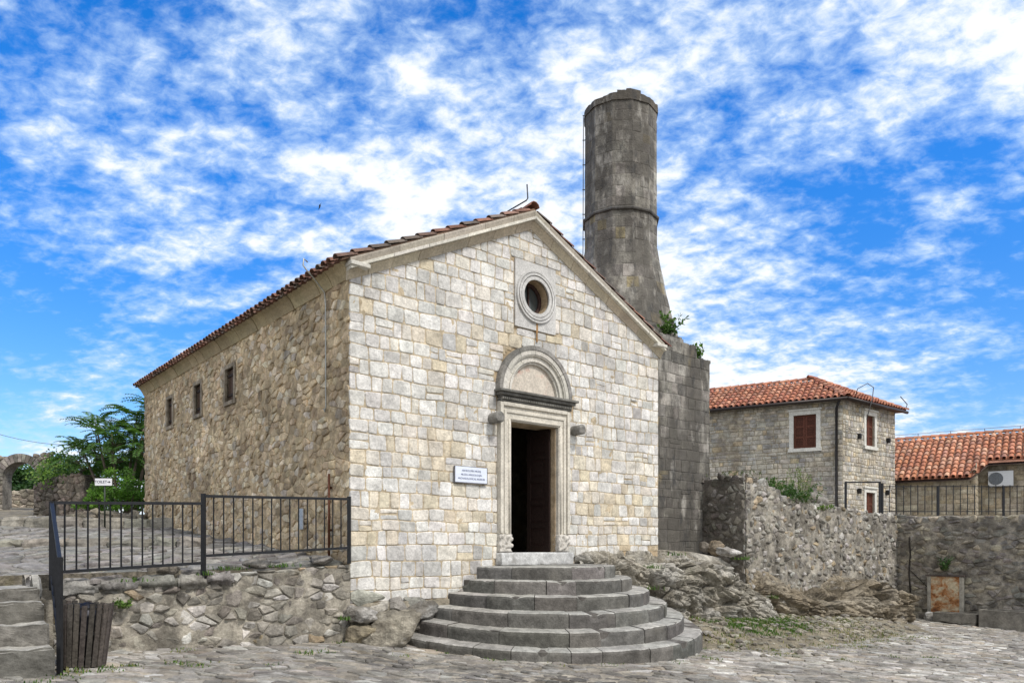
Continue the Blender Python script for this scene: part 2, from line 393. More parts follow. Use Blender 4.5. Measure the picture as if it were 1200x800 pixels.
# ------------------------------------------------------------------ ground
def gz(x, y):                                                        # plaza level
    x_ = min(max(x, -12), 17); y_ = min(max(y, -5), 26)
    return -.005-(.05 if x_ > 0 else .06)*x_+.09*sm(-x_, 1.2, 2.8)+.012*(y_-12)+.05*max(0, 9.5-y_)*sm(-x_, 2.5, 5)
def tz(a, b): return 1.47+.05*max(a, -6)+.074*b                      # terrace level in the church frame
GREY = (.27, .26, .245)
mb = MB(); xs = [-600, -150, -60, -30]+[-20+i*1. for i in range(46)]+[40, 80, 200, 700]; ys = [-300, -60, -20]+[-8+i*1. for i in range(38)]+[40, 80, 250, 900]
vs = [(x, y, gz(x, y)-.03) for y in ys for x in xs]; nx = len(xs)
mb.add(vs, [(j*nx+i, j*nx+i+1, (j+1)*nx+i+1, (j+1)*nx+i) for j in range(len(ys)-1) for i in range(nx-1)], (.24, .215, .17))
structure(mb.build('ground', M_EARTH))
def pave_col(u, v):
    n = fr(u*.35, v*.35, 3.); c = (.30, .28, .25)
    r = R.random()
    if r < .15: c = (.41, .395, .365)
    elif r < .38: c = (.215, .20, .18)
    elif r < .46: c = (.30, .26, .21)
    k = 1+.75*n+.18*sm(u, 2, 7)
    return jc(tuple(x*k for x in c), .14)
mb = MB()
def in_plaza(x, y):
    if y < 6.6 or abs(x) > .74*y+.9: return False
    a, b = WL(x, y)
    if b > -.05 and a < 11.5: return False
    if a < -4.2 and b > -1.7: return False
    if (a-4)**2+b*b < 2.9**2: return False
    if x > 12 and (y-24)*.643+(x-12.27)*.766 > .2: return False
    if a > 10.5 and b > -.4: return False
    return True
rubble(mb, -8.5, 17, 6.6, 24.5, lambda u, v, d: Vector((u, v, gz(u, v)+d)), False, pave_col, cu=.21, cv=.14, joint=.01, h=.020, bev=.014, skip=lambda u, v: not in_plaza(u, v), q=.08, jit=.5, tilt=.4, hv=.8)
mortar(mb, -8.5, 17, 6.6, 24.5, lambda u, v, d: Vector((u, v, gz(u, v)+d)), False, .011, .011, (.29, .26, .215), .075, in_plaza, 1.2)
structure(mb.build('cobbled_paving', M_PAVE))

# terrace: earth body, paving and two long low steps
mb = MB()
def tquad(a0, a1, b0, b1, n=10):
    m_ = 14; vs = []
    for j in range(m_+1):
        for i in range(n+1):
            a = lerp(a0, a1, i/n); b = lerp(b0, b1, j/m_); vs.append(LW(a, b, tz(a, b)-.03))
    top = [(j*(n+1)+i, j*(n+1)+i+1, (j+1)*(n+1)+i+1, (j+1)*(n+1)+i) for j in range(m_) for i in range(n)]
    mb.add(vs, top, (.25, .22, .17))
    for (pa, pb) in (((a0, b0), (a1, b0)), ((a1, b1), (a0, b1)), ((a0, b1), (a0, b0)), ((a1, b0), (a1, b1))):
        mb.add([LW(*pa, -.6), LW(*pb, -.6), LW(*pb, tz(*pb)-.03), LW(*pa, tz(*pa)-.03)], [(0, 1, 2, 3)], (.25, .22, .17))
tquad(-26, -.02, .12, 38); tquad(-14, -4.32, -.98, .119)
structure(mb.build('terrace', M_EARTH))
mb = MB()
def terr_skip(a, b):
    w = LW(a, b)
    return w.x < -.8*w.y-.5 or w.y < 7.5 or (a > -4.45 and b < .1) or (a < -4.3 and b < -.92)
rubble(mb, -9.5, -.05, -.95, 17.5, lambda u, v, d: LW(u, v, tz(u, v)+d), False, lambda u, v: jc((.24, .23, .215), .25), cu=.32, cv=.22, joint=.02, h=.035, bev=.03, skip=terr_skip, jit=.5, tilt=.6, hv=.9, q=.1)
mortar(mb, -9.5, -.05, -.95, 17.5, lambda u, v, d: LW(u, v, tz(u, v)+d), False, .012, .018, (.25, .23, .195), .1, lambda u, v: not terr_skip(u, v))
structure(mb.build('terrace_paving', M_PAVE))
def low_step(x0, x1, y0, y1, z, hgt, n, seed):
    mb = MB(); rg = random.Random(seed); x = x0
    while x < x1:
        w = rg.uniform(.5, 1.1); t = (x-x0)/(x1-x0); y = lerp(y0, y1, t)
        rough_block(mb, x+.01, min(x+w, x1)-.01, y+rg.uniform(-.09, .09), y+.7, z-hgt-.2, z+rg.uniform(-.03, .03), jc((.26, .245, .21), .25, rg), .06, 8, .05, 4.); x += w
    return mb
structure(low_step(-10.8, -5.9, 13.9, 14.3, 1.90, .10, 8, 1).build('terrace_step', M_STEP))
structure(low_step(-17., -8.0, 19.2, 19.2, 2.47, .15, 8, 2).build('terrace_step', M_STEP))

# ------------------------------------------------------------------ church
CH = thing('church', 'pale stone church with gabled front, round window, arched portal and brown rubble side wall', 'church', OO, ANG)
WF, LEN = 7.617, 12.2
EZ, AX = 6.22, WF/2
SL = .477
def roofz(x): return EZ+.12+SL*(AX-abs(x-AX))      # underside line of roof
FT = .45
DX0, DX1, DZ0, DZ1 = 3.29, 4.47, 1.64, 4.09
OX, OZ, OR = 3.93, 6.55, .325
def fac_col(u, v):
    def g(x, y, sx, sy): return math.exp(-((u-x)/sx)**2-((v-y)/sy)**2)
    och = .9*g(1.9, 3.0, .9, .65)+.5*g(2.2, 2.0, 1.0, .5)+.62*g(6.2, 2.7, 1.4, .7)+.8*g(.3, 1.9, .6, .18)+.3*g(1.6, 5.1, .8, .5)+.35*g(6.6, 1.9, .8, .3)+.3*g(3.2, 5.5, .6, .6)
    och += .25*fn(u*.8, v*1.3, 9.)
    r = R.random()
    if r < och*.85: c = R.choice([(.66, .59, .46), (.68, .62, .51), (.62, .55, .43), (.67, .62, .54), (.65, .57, .43)])
    elif r > .985: c = (.46, .445, .42)
    elif r > .92: c = (.57, .56, .54)
    else: c = R.choice([(.70, .68, .645), (.64, .625, .59), (.73, .715, .68), (.58, .565, .535), (.69, .65, .58)])
    return jc(c, .10)
# facade backing with true openings
def fac_prisms(mb, y0, y1, col):
    zb = -.5
    mb.prism([(0, zb), (DX0, zb), (DX0, roofz(DX0)), (0, roofz(0))], 'y', y0, y1, col)
    mb.prism([(DX1, zb), (WF, zb), (WF, roofz(WF)), (DX1, roofz(DX1))], 'y', y0, y1, col)
    mb.prism([(DX0, zb), (DX1, zb), (DX1, DZ0-.01), (DX0, DZ0-.01)], 'y', y0, y1, col)
    mb.prism([(DX0, DZ1), (DX1, DZ1), (DX1, OZ-.5), (DX0, OZ-.5)], 'y', y0, y1, col)
    mb.prism([(DX0, OZ+.5), (DX1, OZ+.5), (DX1, roofz(DX1)), (AX, roofz(AX)), (DX0, roofz(DX0))], 'y', y0, y1, col)
    n = 48; ins = []; outs = []
    for k in range(n):
        t = 2*PI*k/n; ins.append((OX+OR*math.cos(t), OZ+OR*math.sin(t)))
        c, s_ = math.cos(t), math.sin(t)
        tx = ((DX1-OX) if c > 0 else (OX-DX0))/max(abs(c), 1e-6); ty = .5/max(abs(s_), 1e-6); q = min(tx, ty)
        outs.append((OX+c*q, OZ+s_*q))
    vs = [(p[0], y0, p[1]) for p in ins]+[(p[0], y0, p[1]) for p in outs]+[(p[0], y1, p[1]) for p in ins]+[(p[0], y1, p[1]) for p in outs]
    fs = []
    for k in range(n):
        j = (k+1) % n; fs += [(k, j, n+j, n+k)[::-1], (2*n+k, 2*n+j, 3*n+j, 3*n+k), (k, j, 2*n+j, 2*n+k)]
    mb.add(vs, fs, col)
mb = MB(); fac_prisms(mb, 0, FT, (.48, .37, .24))
core = mb.build('facade_core', M_MORT, CH)
mb = MB()
mp, fl = wallmap((0, 0, 0), (1, 0, 0), (0, -1, 0))
def fac_skip(u, v):
    base = .84 if u < 1.6 else (.5 if u < 5.6 else 1.62+.05*math.sin(u*7))
    return v < base
portal_holes = [(2.99, 4.77, 1.40, 4.44), (2.97, 4.97, 4.44, 4.64), (OX-.54, OX+.52, OZ-.66, OZ+.66)]
ashlar(mb, -.03, WF+.02, .84, 8.4, mp, fl, fac_col, hr=(.17, .28), wr=(.15, .37), planes=[(-SL, 1, roofz(0)-.30), (SL, 1, roofz(0)-.30+SL*WF)],
       holes=portal_holes, circles=[(3.88, 4.64, .93, 4.6)], skip=fac_skip, joint=.013, h=.019, bev=.010, wav=.012, q=.13)
mb.build('facade_stones', M_FAC, CH)
# big rough foundation stones under the ashlar, left and around stairs
mb = MB(); mortar(mb, -.02, WF+.02, -.2, 8.1, mp, fl, .010, .005, (.54, .45, .32), .05, lambda u, v: v > (.84 if u < 1.6 else .5 if u < 5.6 else 1.62) and v < roofz(u)-.25 and not in_holes(u, v, portal_holes, .03) and math.hypot(u-3.88, v-4.64) > .96)
mb.build('facade_mortar', M_MORT, CH)
mb = MB()
rubble(mb, -.02, 3.0, -.2, .84, mp, fl, lambda u, v: jc((.36, .34, .30), .3), cu=.42, cv=.26, joint=.03, h=.07, bev=.06, tilt=.4, q=.1)
mortar(mb, -.02, 3., -.2, .84, mp, fl, .045, .02, (.36, .32, .25), .05)
mb.build('foundation_stones', M_RUB, CH)

# side, right and back walls
mb = MB(); c_ = (.33, .28, .21)
WT = .5
WIN = [(5.12, 5.62), (7.25, 7.73), (9.50, 9.96)]; WZ0, WZ1 = 4.86, 5.56
prev = FT
for (b0, b1) in WIN:
    mb.box(0, WT, prev, b0, 0, EZ+.1, c_); mb.box(0, WT, b0, b1, 0, WZ0, c_); mb.box(0, WT, b0, b1, WZ1, EZ+.1, c_); prev = b1
mb.box(0, WT, prev, LEN, 0, EZ+.1, c_)
mb.box(WF-WT, WF, FT, LEN, -.5, EZ+.1, c_)
mb.prism([(WT, 0), (WF-WT, 0), (WF-WT, EZ+.1), (WF-WT, roofz(WF-WT)), (AX, roofz(AX)), (WT, roofz(WT)), (WT, EZ+.1)], 'y', LEN-.5, LEN, c_)
mb.box(.5, WF-.5, FT, LEN-.5, 1.2, 1.62, (.2, .19, .17))
mb.build('side_wall_core', M_MORT, CH)
def side_col(u, v):
    r = R.random(); n = fn(u*.5, v*.6, 2.)
    c = (.60, .475, .31) if r < .55 else ((.44, .34, .22) if r < .75 else ((.70, .60, .44) if r < .92 else (.58, .51, .41)))
    return jc(tuple(x*(1+.3*n) for x in c), .18)
mp2, fl2 = wallmap((0, 0, 0), (0, 1, 0), (-1, 0, 0))
mb = MB()
rubble(mb, -.0, LEN, 1.2, EZ-.1, mp2, fl2, side_col, cu=.19, cv=.115, joint=.012, h=.021, bev=.016, holes=[(b0-.09, b1+.09, WZ0-.09, WZ1+.09) for b0, b1 in WIN], tilt=.6, jit=.4, q=.1, hv=.75)
mortar(mb, 0, LEN, 1.2, EZ-.1, mp2, fl2, .008, .011, (.50, .39, .245), .05, lambda u, v: not in_holes(u, v, [(b0, b1, WZ0, WZ1) for b0, b1 in WIN], .07))
mp3, fl3 = wallmap((WF, 0, 0), (0, 1, 0), (1, 0, 0))
ashlar(mb, 0.0, LEN, -.2, EZ-.1, mp3, fl3, side_col)
mp4, fl4 = wallmap((0, LEN, 0), (1, 0, 0), (0, 1, 0))
ashlar(mb, 0.0, WF, .5, 8.2, mp4, fl4, side_col, planes=[(-SL, 1, roofz(0)-.1), (SL, 1, roofz(0)-.1+SL*WF)])
mb.build('side_wall_stones', M_SIDE, CH)
for (b0, b1) in WIN:
    mb = MB(); t = .085; cc = (.34, .29, .22)
    mb.cbox(-.045, .1, b0-t, b0, WZ0-t, WZ1+t, .008, cc); mb.cbox(-.045, .1, b1, b1+t, WZ0-t, WZ1+t, .008, cc)
    mb.cbox(-.05, .1, b0, b1, WZ1, WZ1+t, .008, cc); mb.cbox(-.06, .1, b0, b1, WZ0-t, WZ0, .008, cc)
    wo = mb.build('window', M_SIDE, CH)
    mb = MB()
    for k in range(5):
        w = (b1-b0)/5; mb.box(.035+.004*(k % 2), .06, b0+k*w+.004, b0+(k+1)*w-.004, WZ0, WZ1, jc((.085, .055, .038), .25))
    for zz in (WZ0+.12, WZ1-.16): mb.box(.015, .036, b0, b1, zz, zz+.05, (.03, .02, .015))
    mb.build('shutter', M_WOOD, wo)

# eave cornices (cove blocks) along the two long sides
def cove(mb, pts, ax, L0, L1, seg, col, rg):
    p = L0
    while p < L1:
        w = min(seg*rg.uniform(.8, 1.2), L1-p)
        if L1-(p+w) < .2: w = L1-p
        d = rg.uniform(-.006, .006)
        mb.prism([(q[0]+d, q[1]+d) for q in pts], ax, p+.005, p+w-.005, jc(col, .12, rg)); p += w
rg = random.Random(5)
mb = MB()
prof = [(.02, EZ-.20), (-.04, EZ-.20), (-.07, EZ-.13), (-.13, EZ-.04), (-.20, EZ+.02), (-.215, EZ+.03), (-.215, EZ+.07), (.02, EZ+.07)]
def extr_y(mb, prof, y0, y1, seg, col, mirror=False):
    y = y0
    while y < y1:
        w = min(seg*rg.uniform(.8, 1.2), y1-y); 
        if y1-(y+w) < .2: w = y1-y
        d = rg.uniform(-.006, .006)
        pts = [((WF-(p[0]+d)) if mirror else p[0]+d, p[1]+d) for p in prof]
        mb.prism(pts, 'y', y+.006, y+w-.006, jc(col, .12, rg)); y += w
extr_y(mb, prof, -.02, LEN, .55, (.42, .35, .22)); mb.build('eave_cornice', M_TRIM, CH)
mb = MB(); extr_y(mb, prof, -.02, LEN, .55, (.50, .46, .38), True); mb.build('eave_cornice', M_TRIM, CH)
# gable rakes
LAY = [([(0, -.33), (-.03, -.33), (-.045, -.29), (-.08, -.235), (-.115, -.20), (-.115, -.182), (0, -.182)], (.52, .45, .34), (.38, .6)),
       ([(0, -.180), (-.16, -.180), (-.185, -.175), (-.185, -.125), (-.16, -.12), (0, -.12)], (.66, .63, .56), (.5, .9)),
       ([(0, -.118), (-.14, -.118), (-.15, -.03), (-.14, .0), (0, .0)], (.36, .325, .27), (.6, 1.1))]
def rake(mb, side):
    for (pr, col, sg) in LAY:
        L_ = AX; s = -.09
        while s < L_:
            w = min(rg.uniform(*sg), L_-s)
            if L_-(s+w) < .15: w = L_-s
            d = rg.uniform(-.005, .005); vs = []
            for e_ in (s+.004, s+w-.004 if s+w < L_ else L_):
                for (o_, zz) in pr:
                    x = e_ if side < 0 else WF-e_
                    vs.append((x, o_+d-.003, EZ+.12+SL*e_+zz+d*.3))
            m_ = len(pr); fs = [list(range(m_)), list(range(m_, 2*m_))[::-1]]+[(i, m_+i, m_+(i+1) % m_, (i+1) % m_) for i in range(m_)]
            if side < 0: fs = [f[::-1] for f in fs]
            mb.add(vs, fs, jc(col, .13, rg)); s += w
mb = MB(); rake(mb, -1); rake(mb, 1)
# horizontal return slab at the two lower corners
mb.cbox(-.10, .24, -.215, .0, EZ-.04, EZ+.025, .01, (.60, .58, .52)); mb.cbox(WF-.24, WF+.10, -.215, .0, EZ-.04, EZ+.025, .01, (.60, .58, .52))
mb.build('gable_cornice', M_TRIM, CH)

# roof : sheathing + barrel tiles
def tile(mb, p, U, V, Nn, r, ln, col, lift=.02, seg=5, taper=.86, th=.014):
    vs = []
    for (vv, rr, lf) in ((0, r, lift), (ln, r*taper, 0)):
        for rad_ in (rr, rr-th):
            for k in range(seg+1):
                t = PI*k/seg; vs.append(p+V*vv+U*(rad_*math.cos(t))+Nn*(rad_*math.sin(t)*.85+lf))
    m_ = seg+1; fs = []
    for k in range(seg):
        fs += [(k, k+1, 2*m_+k+1, 2*m_+k), (m_+k+1, m_+k, 3*m_+k, 3*m_+k+1), (k+1, k, m_+k, m_+k+1)]
    mb.add(vs, fs, col, False)
def pan(mb, p, U, V, Nn, r, ln, col, seg=4):
    vs = []
    for vv in (0, ln):
        for rr in (r, r-.014):
            for k in range(seg+1):
                t = PI+PI*k/seg; vs.append(p+V*vv+U*(rr*math.cos(t))+Nn*(rr*.75*math.sin(t)+r*.45))
    m_ = seg+1; fs = []
    for k in range(seg): fs += [(k, k+1, 2*m_+k+1, 2*m_+k)[::-1], (k, k+1, m_+k+1, m_+k), (m_+k, m_+k+1, 3*m_+k+1, 3*m_+k)]
    mb.add(vs, fs, col, False)
def tiled_roof(mb, O, U, V, lu, lv, wt=.2, lt=.34, colf=None, inside=None, rg=R, pans=True):
    O, U, V = Vector(O), Vector(U).normalized(), Vector(V).normalized(); Nn = U.cross(V)
    if Nn.z < 0: Nn = -Nn
    nu = int(lu/wt); nv = int(lv/lt)+1
    for i in range(nu+1):
        for j in range(nv):
            u = i*wt+rg.uniform(-.008, .008); v = j*lt+rg.uniform(-.012, .012)
            if v+lt*.8 > lv+.05: continue
            if inside and not inside(u, v+lt*.4): continue
            tile(mb, O+U*u+V*v+Nn*(rg.uniform(0, .008)+.015), U, V, Nn, wt*.40, lt*1.12, colf(u, v), .035)
            if pans and (j == 0 or True) and i < nu and (not inside or inside(u+wt/2, v+lt*.4)):
                pan(mb, O+U*(u+wt/2)+V*(v-.01)+Nn*.0, U, V, Nn, wt*.34, lt*1.1, tuple(x*.8 for x in colf(u, v)))
def old_tile_col(u, v): return jc(R.choice([(.19, .10, .075), (.24, .12, .085), (.14, .09, .07), (.26, .155, .12), (.17, .135, .115)]), .2)
th = math.atan(SL); VL = Vector((math.cos(th), 0, math.sin(th))); VR = Vector((-math.cos(th), 0, math.sin(th)))
lv = (AX+.36)/math.cos(th)
zt0 = EZ+.12-.36*SL+.03
mb = MB()
for sgn in (0, 1):
    x0 = -.215 if not sgn else WF+.215
    pts = [(x0, EZ+.12-.215*SL+.0), (AX, roofz(AX)+.0), (AX, roofz(AX)+.04), (x0, EZ+.12-.215*SL+.03)]
    mb.prism(pts, 'y', -.12, LEN+.1, (.2, .13, .09))
mb.build('roof_deck', M_TILE, CH)
mb = MB()
tiled_roof(mb, (-.29, -.07, zt0+.005), (0, 1, 0), VL, LEN+.2, lv, .2, .34, old_tile_col)
tiled_roof(mb, (WF+.29, -.07, zt0+.005), (0, 1, 0), VR, LEN+.2, lv, .2, .34, old_tile_col)
y = -.15
while y < LEN:
    tile(mb, Vector((AX, y, roofz(AX)+.05)), Vector((1, 0, 0)), Vector((0, 1, 0)), Vector((0, 0, 1)), .12, .42, old_tile_col(0, 0)); y += .36
mb.build('roof', M_TILE, CH)

# portal
PC = 3.88
mb = MB(); tc_ = (.64, .60, .52)
fz0, fz1 = 1.98, 4.44
def jamb(x0, x1, inner_right):
    mb.cbox(x0, x1, -.085, .30, fz0, 4.09, .008, tc_)
for (x0, x1, s) in ((2.99, 3.27, 1), (4.49, 4.77, -1)):
    jamb(x0, x1, s)
    # mouldings: raised outer fillets and an inner bead
    o = x0 if s > 0 else x1
    mb.cbox(min(o, o+s*.07), max(o, o+s*.07), -.125, -.086, fz0+.02, 4.42, .008, tc_)
    mb.cbox(min(o+s*.10, o+s*.16), max(o+s*.10, o+s*.16), -.108, -.086, fz0+.02, 4.25, .006, tc_)
    mb.tube([(o+s*.235, -.09, fz0+.02), (o+s*.235, -.09, 4.13)], .022, 8, tc_)
mb.cbox(2.99, 4.77, -.085, .30, 4.092, 4.438, .008, tc_)
mb.cbox(3.062, 4.698, -.125, -.086, 4.36, 4.43, .008, tc_)
mb.cbox(3.09, 4.67, -.108, -.086, 4.24, 4.29, .006, tc_)
mb.tube([(3.225, -.09, 4.13), (4.535, -.09, 4.13)], .022, 8, tc_)
mb.build('door_frame', M_TRIM, CH)
def carved(x0, x1, seed):                      # worn foliate base block of each jamb
    bm = bmesh.new(); bmesh.ops.create_cube(bm, size=1); bmesh.ops.subdivide_edges(bm, edges=bm.edges[:], cuts=13, use_grid_fill=True)
    for v in bm.verts:
        p = Vector(((x0+x1)/2+v.co.x*(x1-x0+.02), .09+v.co.y*.40, 1.815+v.co.z*.33))
        d = abs(noise.noise(p*13+Vector((seed, 0, 0))))*.11-.03+.04*noise.noise(p*26)
        if v.co.y < .3: p += Vector((v.co.x*.8, v.co.y*1.6, v.co.z*.2))*d
        v.co = p
    mb = MB(); mb.bm(bm, (.56, .53, .48), True); bm.free(); mb.build('carved_jamb_base', M_TRIM, CH)
carved(2.99, 3.27, 3); carved(4.49, 4.77, 11)
mb = MB(); mb.cbox(2.96, 4.8, -.2, .32, 1.40, 1.638, .03, (.56, .56, .55)); mb.build('threshold', M_STEP, CH)
# cornice over the door, with dentils
mb = MB(); dk = (.17, .165, .15); lt_ = (.3, .29, .26)
for (x0, x1, y, z0, z1) in ((2.97, 4.79, -.12, 4.442, 4.475), (2.93, 4.83, -.19, 4.545, 4.60), (2.88, 4.88, -.235, 4.602, 4.645), (2.965, 4.795, -.13, 4.515, 4.543)):
    mb.cbox(x0+.03, x1+.03, y, .0, z0, z1, .006, dk)
x = 3.02
while x < 4.80:
    mb.box(x, x+.025, -.155, -.0, 4.476, 4.514, lt_); x += .045
mb.build('portal_cornice', M_DTRIM, CH)
# arch: concentric mouldings made of voussoirs
mb = MB()
def ring_seg(mb, cx, cz, r0, r1, y0, y1, t0, t1, col, n=10):
    vs = []
    for k in range(n+1):
        t = lerp(t0, t1, k/n); c, s_ = math.cos(t), math.sin(t)
        for (r, y) in ((r0, y1), (r1, y1), (r1, y0), (r0, y0)): vs.append((cx+r*c, y, cz+r*s_))
    fs = [(k*4+i, k*4+(i+1) % 4, (k+1)*4+(i+1) % 4, (k+1)*4+i) for k in range(n) for i in range(4)]+[(0, 1, 2, 3)[::-1], (n*4, n*4+1, n*4+2, n*4+3)]
    mb.add(vs, fs, col)
AZ = 4.65
cuts = [0, .62, 1.02, 1.62, 2.1, 2.62, PI]
for i in range(len(cuts)-1):
    t0, t1 = cuts[i]+.006, cuts[i+1]-.006; cj = jc((.60, .575, .515), .08, rg)
    for (r0, r1, y) in ((.585, .63, -.06), (.63, .66, -.10), (.66, .74, -.075), (.74, .765, -.115), (.765, .85, -.13)):
        ring_seg(mb, PC, AZ, r0+.0005, r1-.0005, y, 0, t0, t1, cj)
mb.build('portal_arch', M_TRIM, CH)
mb = MB()
for i in range(len(cuts)-1): ring_seg(mb, PC, AZ, .851, .93, -.145, 0, cuts[i]+.004, cuts[i+1]-.004, jc((.27, .26, .24), .2, rg))
mb.build('arch_hood', M_DTRIM, CH)
mb = MB(); pts = [(PC+.59*math.cos(PI*k/24), AZ+.59*math.sin(PI*k/24)) for k in range(25)]
mb.prism(pts, 'y', -.012, .0, (.60, .54, .46)); mb.build('tympanum', M_PLAST, CH)
# oculus surround
mb = MB(); oc = (.56, .55, .53)
n = 64; vs = []; y_ = -.04
for k in range(n):
    t = 2*PI*k/n; c, s_ = math.cos(t), math.sin(t)
    q = min(.52/max(abs(c), 1e-6), .64/max(abs(s_), 1e-6))
    vs += [(OX+OR*c, y_, OZ+OR*s_), (OX+q*c, y_, OZ+q*s_), (OX+q*c, 0.0, OZ+q*s_)]
fs = []
for k in range(n):
    j = (k+1) % n; fs += [(3*k, 3*k+1, 3*j+1, 3*j), (3*k+1, 3*k+2, 3*j+2, 3*j+1)]
mb.add(vs, fs, oc)
for (r0, r1, y) in ((OR-.004, .385, -.075), (.385, .405, -.055), (.405, .445, -.085), (.445, .465, -.06), (.465, .50, -.078)):
    ring_seg(mb, OX, OZ, r0, r1-.0006, y, -.041, 0, 2*PI*.99999, oc, 64)
mb.build('oculus_surround', M_TRIM, CH)
mb = MB(); ring_seg(mb, OX, OZ, .26, OR-.004, .16, .24, 0, 2*PI*.99999, (.06, .035, .03), 48); mb.box(OX-.012, OX+.012, .17, .22, OZ-.27, OZ+.27, (.06, .035, .03)); fr_ = mb.build('oculus_window', M_WOOD, CH)
mb = MB(); mb.prism([(OX+.262*math.cos(2*PI*k/40), OZ+.262*math.sin(2*PI*k/40)) for k in range(40)], 'y', .205, .212, (.1, .1, .1)); mb.build('pane', M_GLASS, fr_)
# rust run under the oculus: a thin ochre crust on the stone
mb = MB(); vs = []; nn = 14
for k in range(nn+1):
    z = lerp(OZ-.5, OZ-.86, k/nn); w = .035*(1-.5*k/nn)*(1+.5*fn(z*9, 1.)); xx = OX+.03+.015*fn(z*4, 2.)
    vs += [(xx-w, -.036, z), (xx, -.052, z), (xx+w, -.036, z)]
fs = []
for k in range(nn): fs += [(3*k, 3*k+1, 3*k+4, 3*k+3), (3*k+1, 3*k+2, 3*k+5, 3*k+4)]
mb.add(vs, fs, (.36, .21, .09)); mb.build('rust_streak', M_TRIM, CH)
# stone corbels beside the door head
for (x, z) in ((2.86, 4.10), (4.96, 4.08)):
    bm = bmesh.new(); bmesh.ops.create_cube(bm, size=1); bmesh.ops.subdivide_edges(bm, edges=bm.edges[:], cuts=5, use_grid_fill=True)
    for v in bm.verts:
        c = v.co; k = 1-.25*(.5-c.y)*(1 if c.z < 0 else .3)
        p = Vector((x+c.x*.20, -.12+c.y*.30, z+c.z*.17*k))
        l = math.hypot(c.x, c.z)
        if l > .5: p.x = x+(c.x*.5/l*.5/ .5)*.24*.83; p.z = z+(c.z*.5/l)*.2
        v.co = p+Vector((fn(p.x*14, p.y*14, p.z*14),)*3)*.012
    mb = MB(); mb.bm(bm, (.25, .24, .22), True); bm.free(); mb.build('corbel', M_DTRIM, CH)
# door leaf opened inwards
def door_leaf(hx, hy, ang, w, z0, z1):
    e = bpy.data.objects.new('door_leaf', None)
    mb = MB(); t = .025; c = (.018, .010, .008)
    M = Matrix.Translation((hx, hy, 0)) @ Matrix.Rotation(ang, 4, 'Z')
    def bx(x0, x1, y0, y1, a, b, col=c):
        vs = [M @ Vector((x, y, z)) for z in (a, b) for y in (y0, y1) for x in (x0, x1)]
        mb.add(vs, [(0, 2, 3, 1), (4, 5, 7, 6), (0, 1, 5, 4), (2, 6, 7, 3), (0, 4, 6, 2), (1, 3, 7, 5)], col)
    bx(0, .09, -t, t, z0, z1); bx(w-.09, w, -t, t, z0, z1)
    zz = z0; rows = [.12, .10, .10, .10, .10, .12]; gap = (z1-z0-sum(rows))/5
    for i, r_ in enumerate(rows):
        bx(.091, w-.091, -t+.002, t-.002, zz, zz+r_); zz += r_
        if i < 5: bx(.091, w-.091, -.008, .008, zz+.0005, zz+gap-.0005, (.022, .011, .009)); bx(.14, w-.14, -.016, .016, zz+.05, zz+gap-.05, (.020, .011, .009)); zz += gap
    d = mb.build('door_leaf', M_WOOD, CH)
    mb = MB(); mb.tube([M @ Vector((w-.05, -.05, z0+1.05)), M @ Vector((w-.05, -.05, z0+1.2))], .012, 8, (.1, .09, .08)); mb.build('handle', M_IRON, d)
door_leaf(4.43, .11, rad(99), .57, 1.645, 4.07)
door_leaf(3.33, .11, rad(84), .57, 1.645, 4.07)
mb = MB(); mb.box(2.2, 4.3, 1.3, 1.75, 1.62, 1.80, (.30, .29, .28)); mb.box(2.2, 4.3, 1.75, 2.4, 1.62, 1.98, (.33, .32, .31)); mb.build('inner_step', M_STEP, CH)

# plaque beside the door
def text_mesh(name, s, size, mat, parent, M, col=(.05, .05, .06), bold=0.):
    cu = bpy.data.curves.new(name, 'FONT'); cu.body = s; cu.size = size; cu.align_x = 'CENTER'; cu.align_y = 'CENTER'; cu.extrude = .0012; cu.offset = bold
    t = bpy.data.objects.new(name, cu); COL.objects.link(t); dg = bpy.context.evaluated_depsgraph_get()
    me = bpy.data.meshes.new_from_object(t.evaluated_get(dg)); bpy.data.objects.remove(t)
    mb = MB(); mb.add([M @ v.co for v in me.vertices], [list(p.vertices) for p in me.polygons], col); bpy.data.meshes.remove(me)
    return mb.build(name, mat, parent)
PQ = thing('wall_plaque', 'small white plaque with three lines of lettering left of the church door', 'plaque', LW(2.355, -.04, 3.03), ANG)
mb = MB(); mb.cbox(-.355, .355, -.03, .0, -.14, .14, .008, (.70, .75, .86)); mb.build('panel', M_WHITE, PQ)
mb = MB()
for (x0, x1, z0, z1) in ((-.365, .365, -.152, -.141), (-.367, -.356, -.14, .14), (.356, .367, -.14, .14), (-.365, .365, .141, .149)): mb.box(x0, x1, -.028, .004, z0, z1, (.16, .16, .18))
mb.build('frame', M_IRON, PQ)
RX = Matrix.Rotation(rad(90), 4, 'X')
for i, (s, sz) in enumerate((('ARHEOLOŠKI MUZEJ', .046), ('MUZEU ARKEOLOGJIK', .046), ('ARCHAEOLOGICAL MUSEUM', .046))):
    text_mesh('lettering', s, sz, M_INK, PQ, Matrix.Translation((0, -.033, .07-.07*i)) @ RX, (.22, .25, .36), .0002)

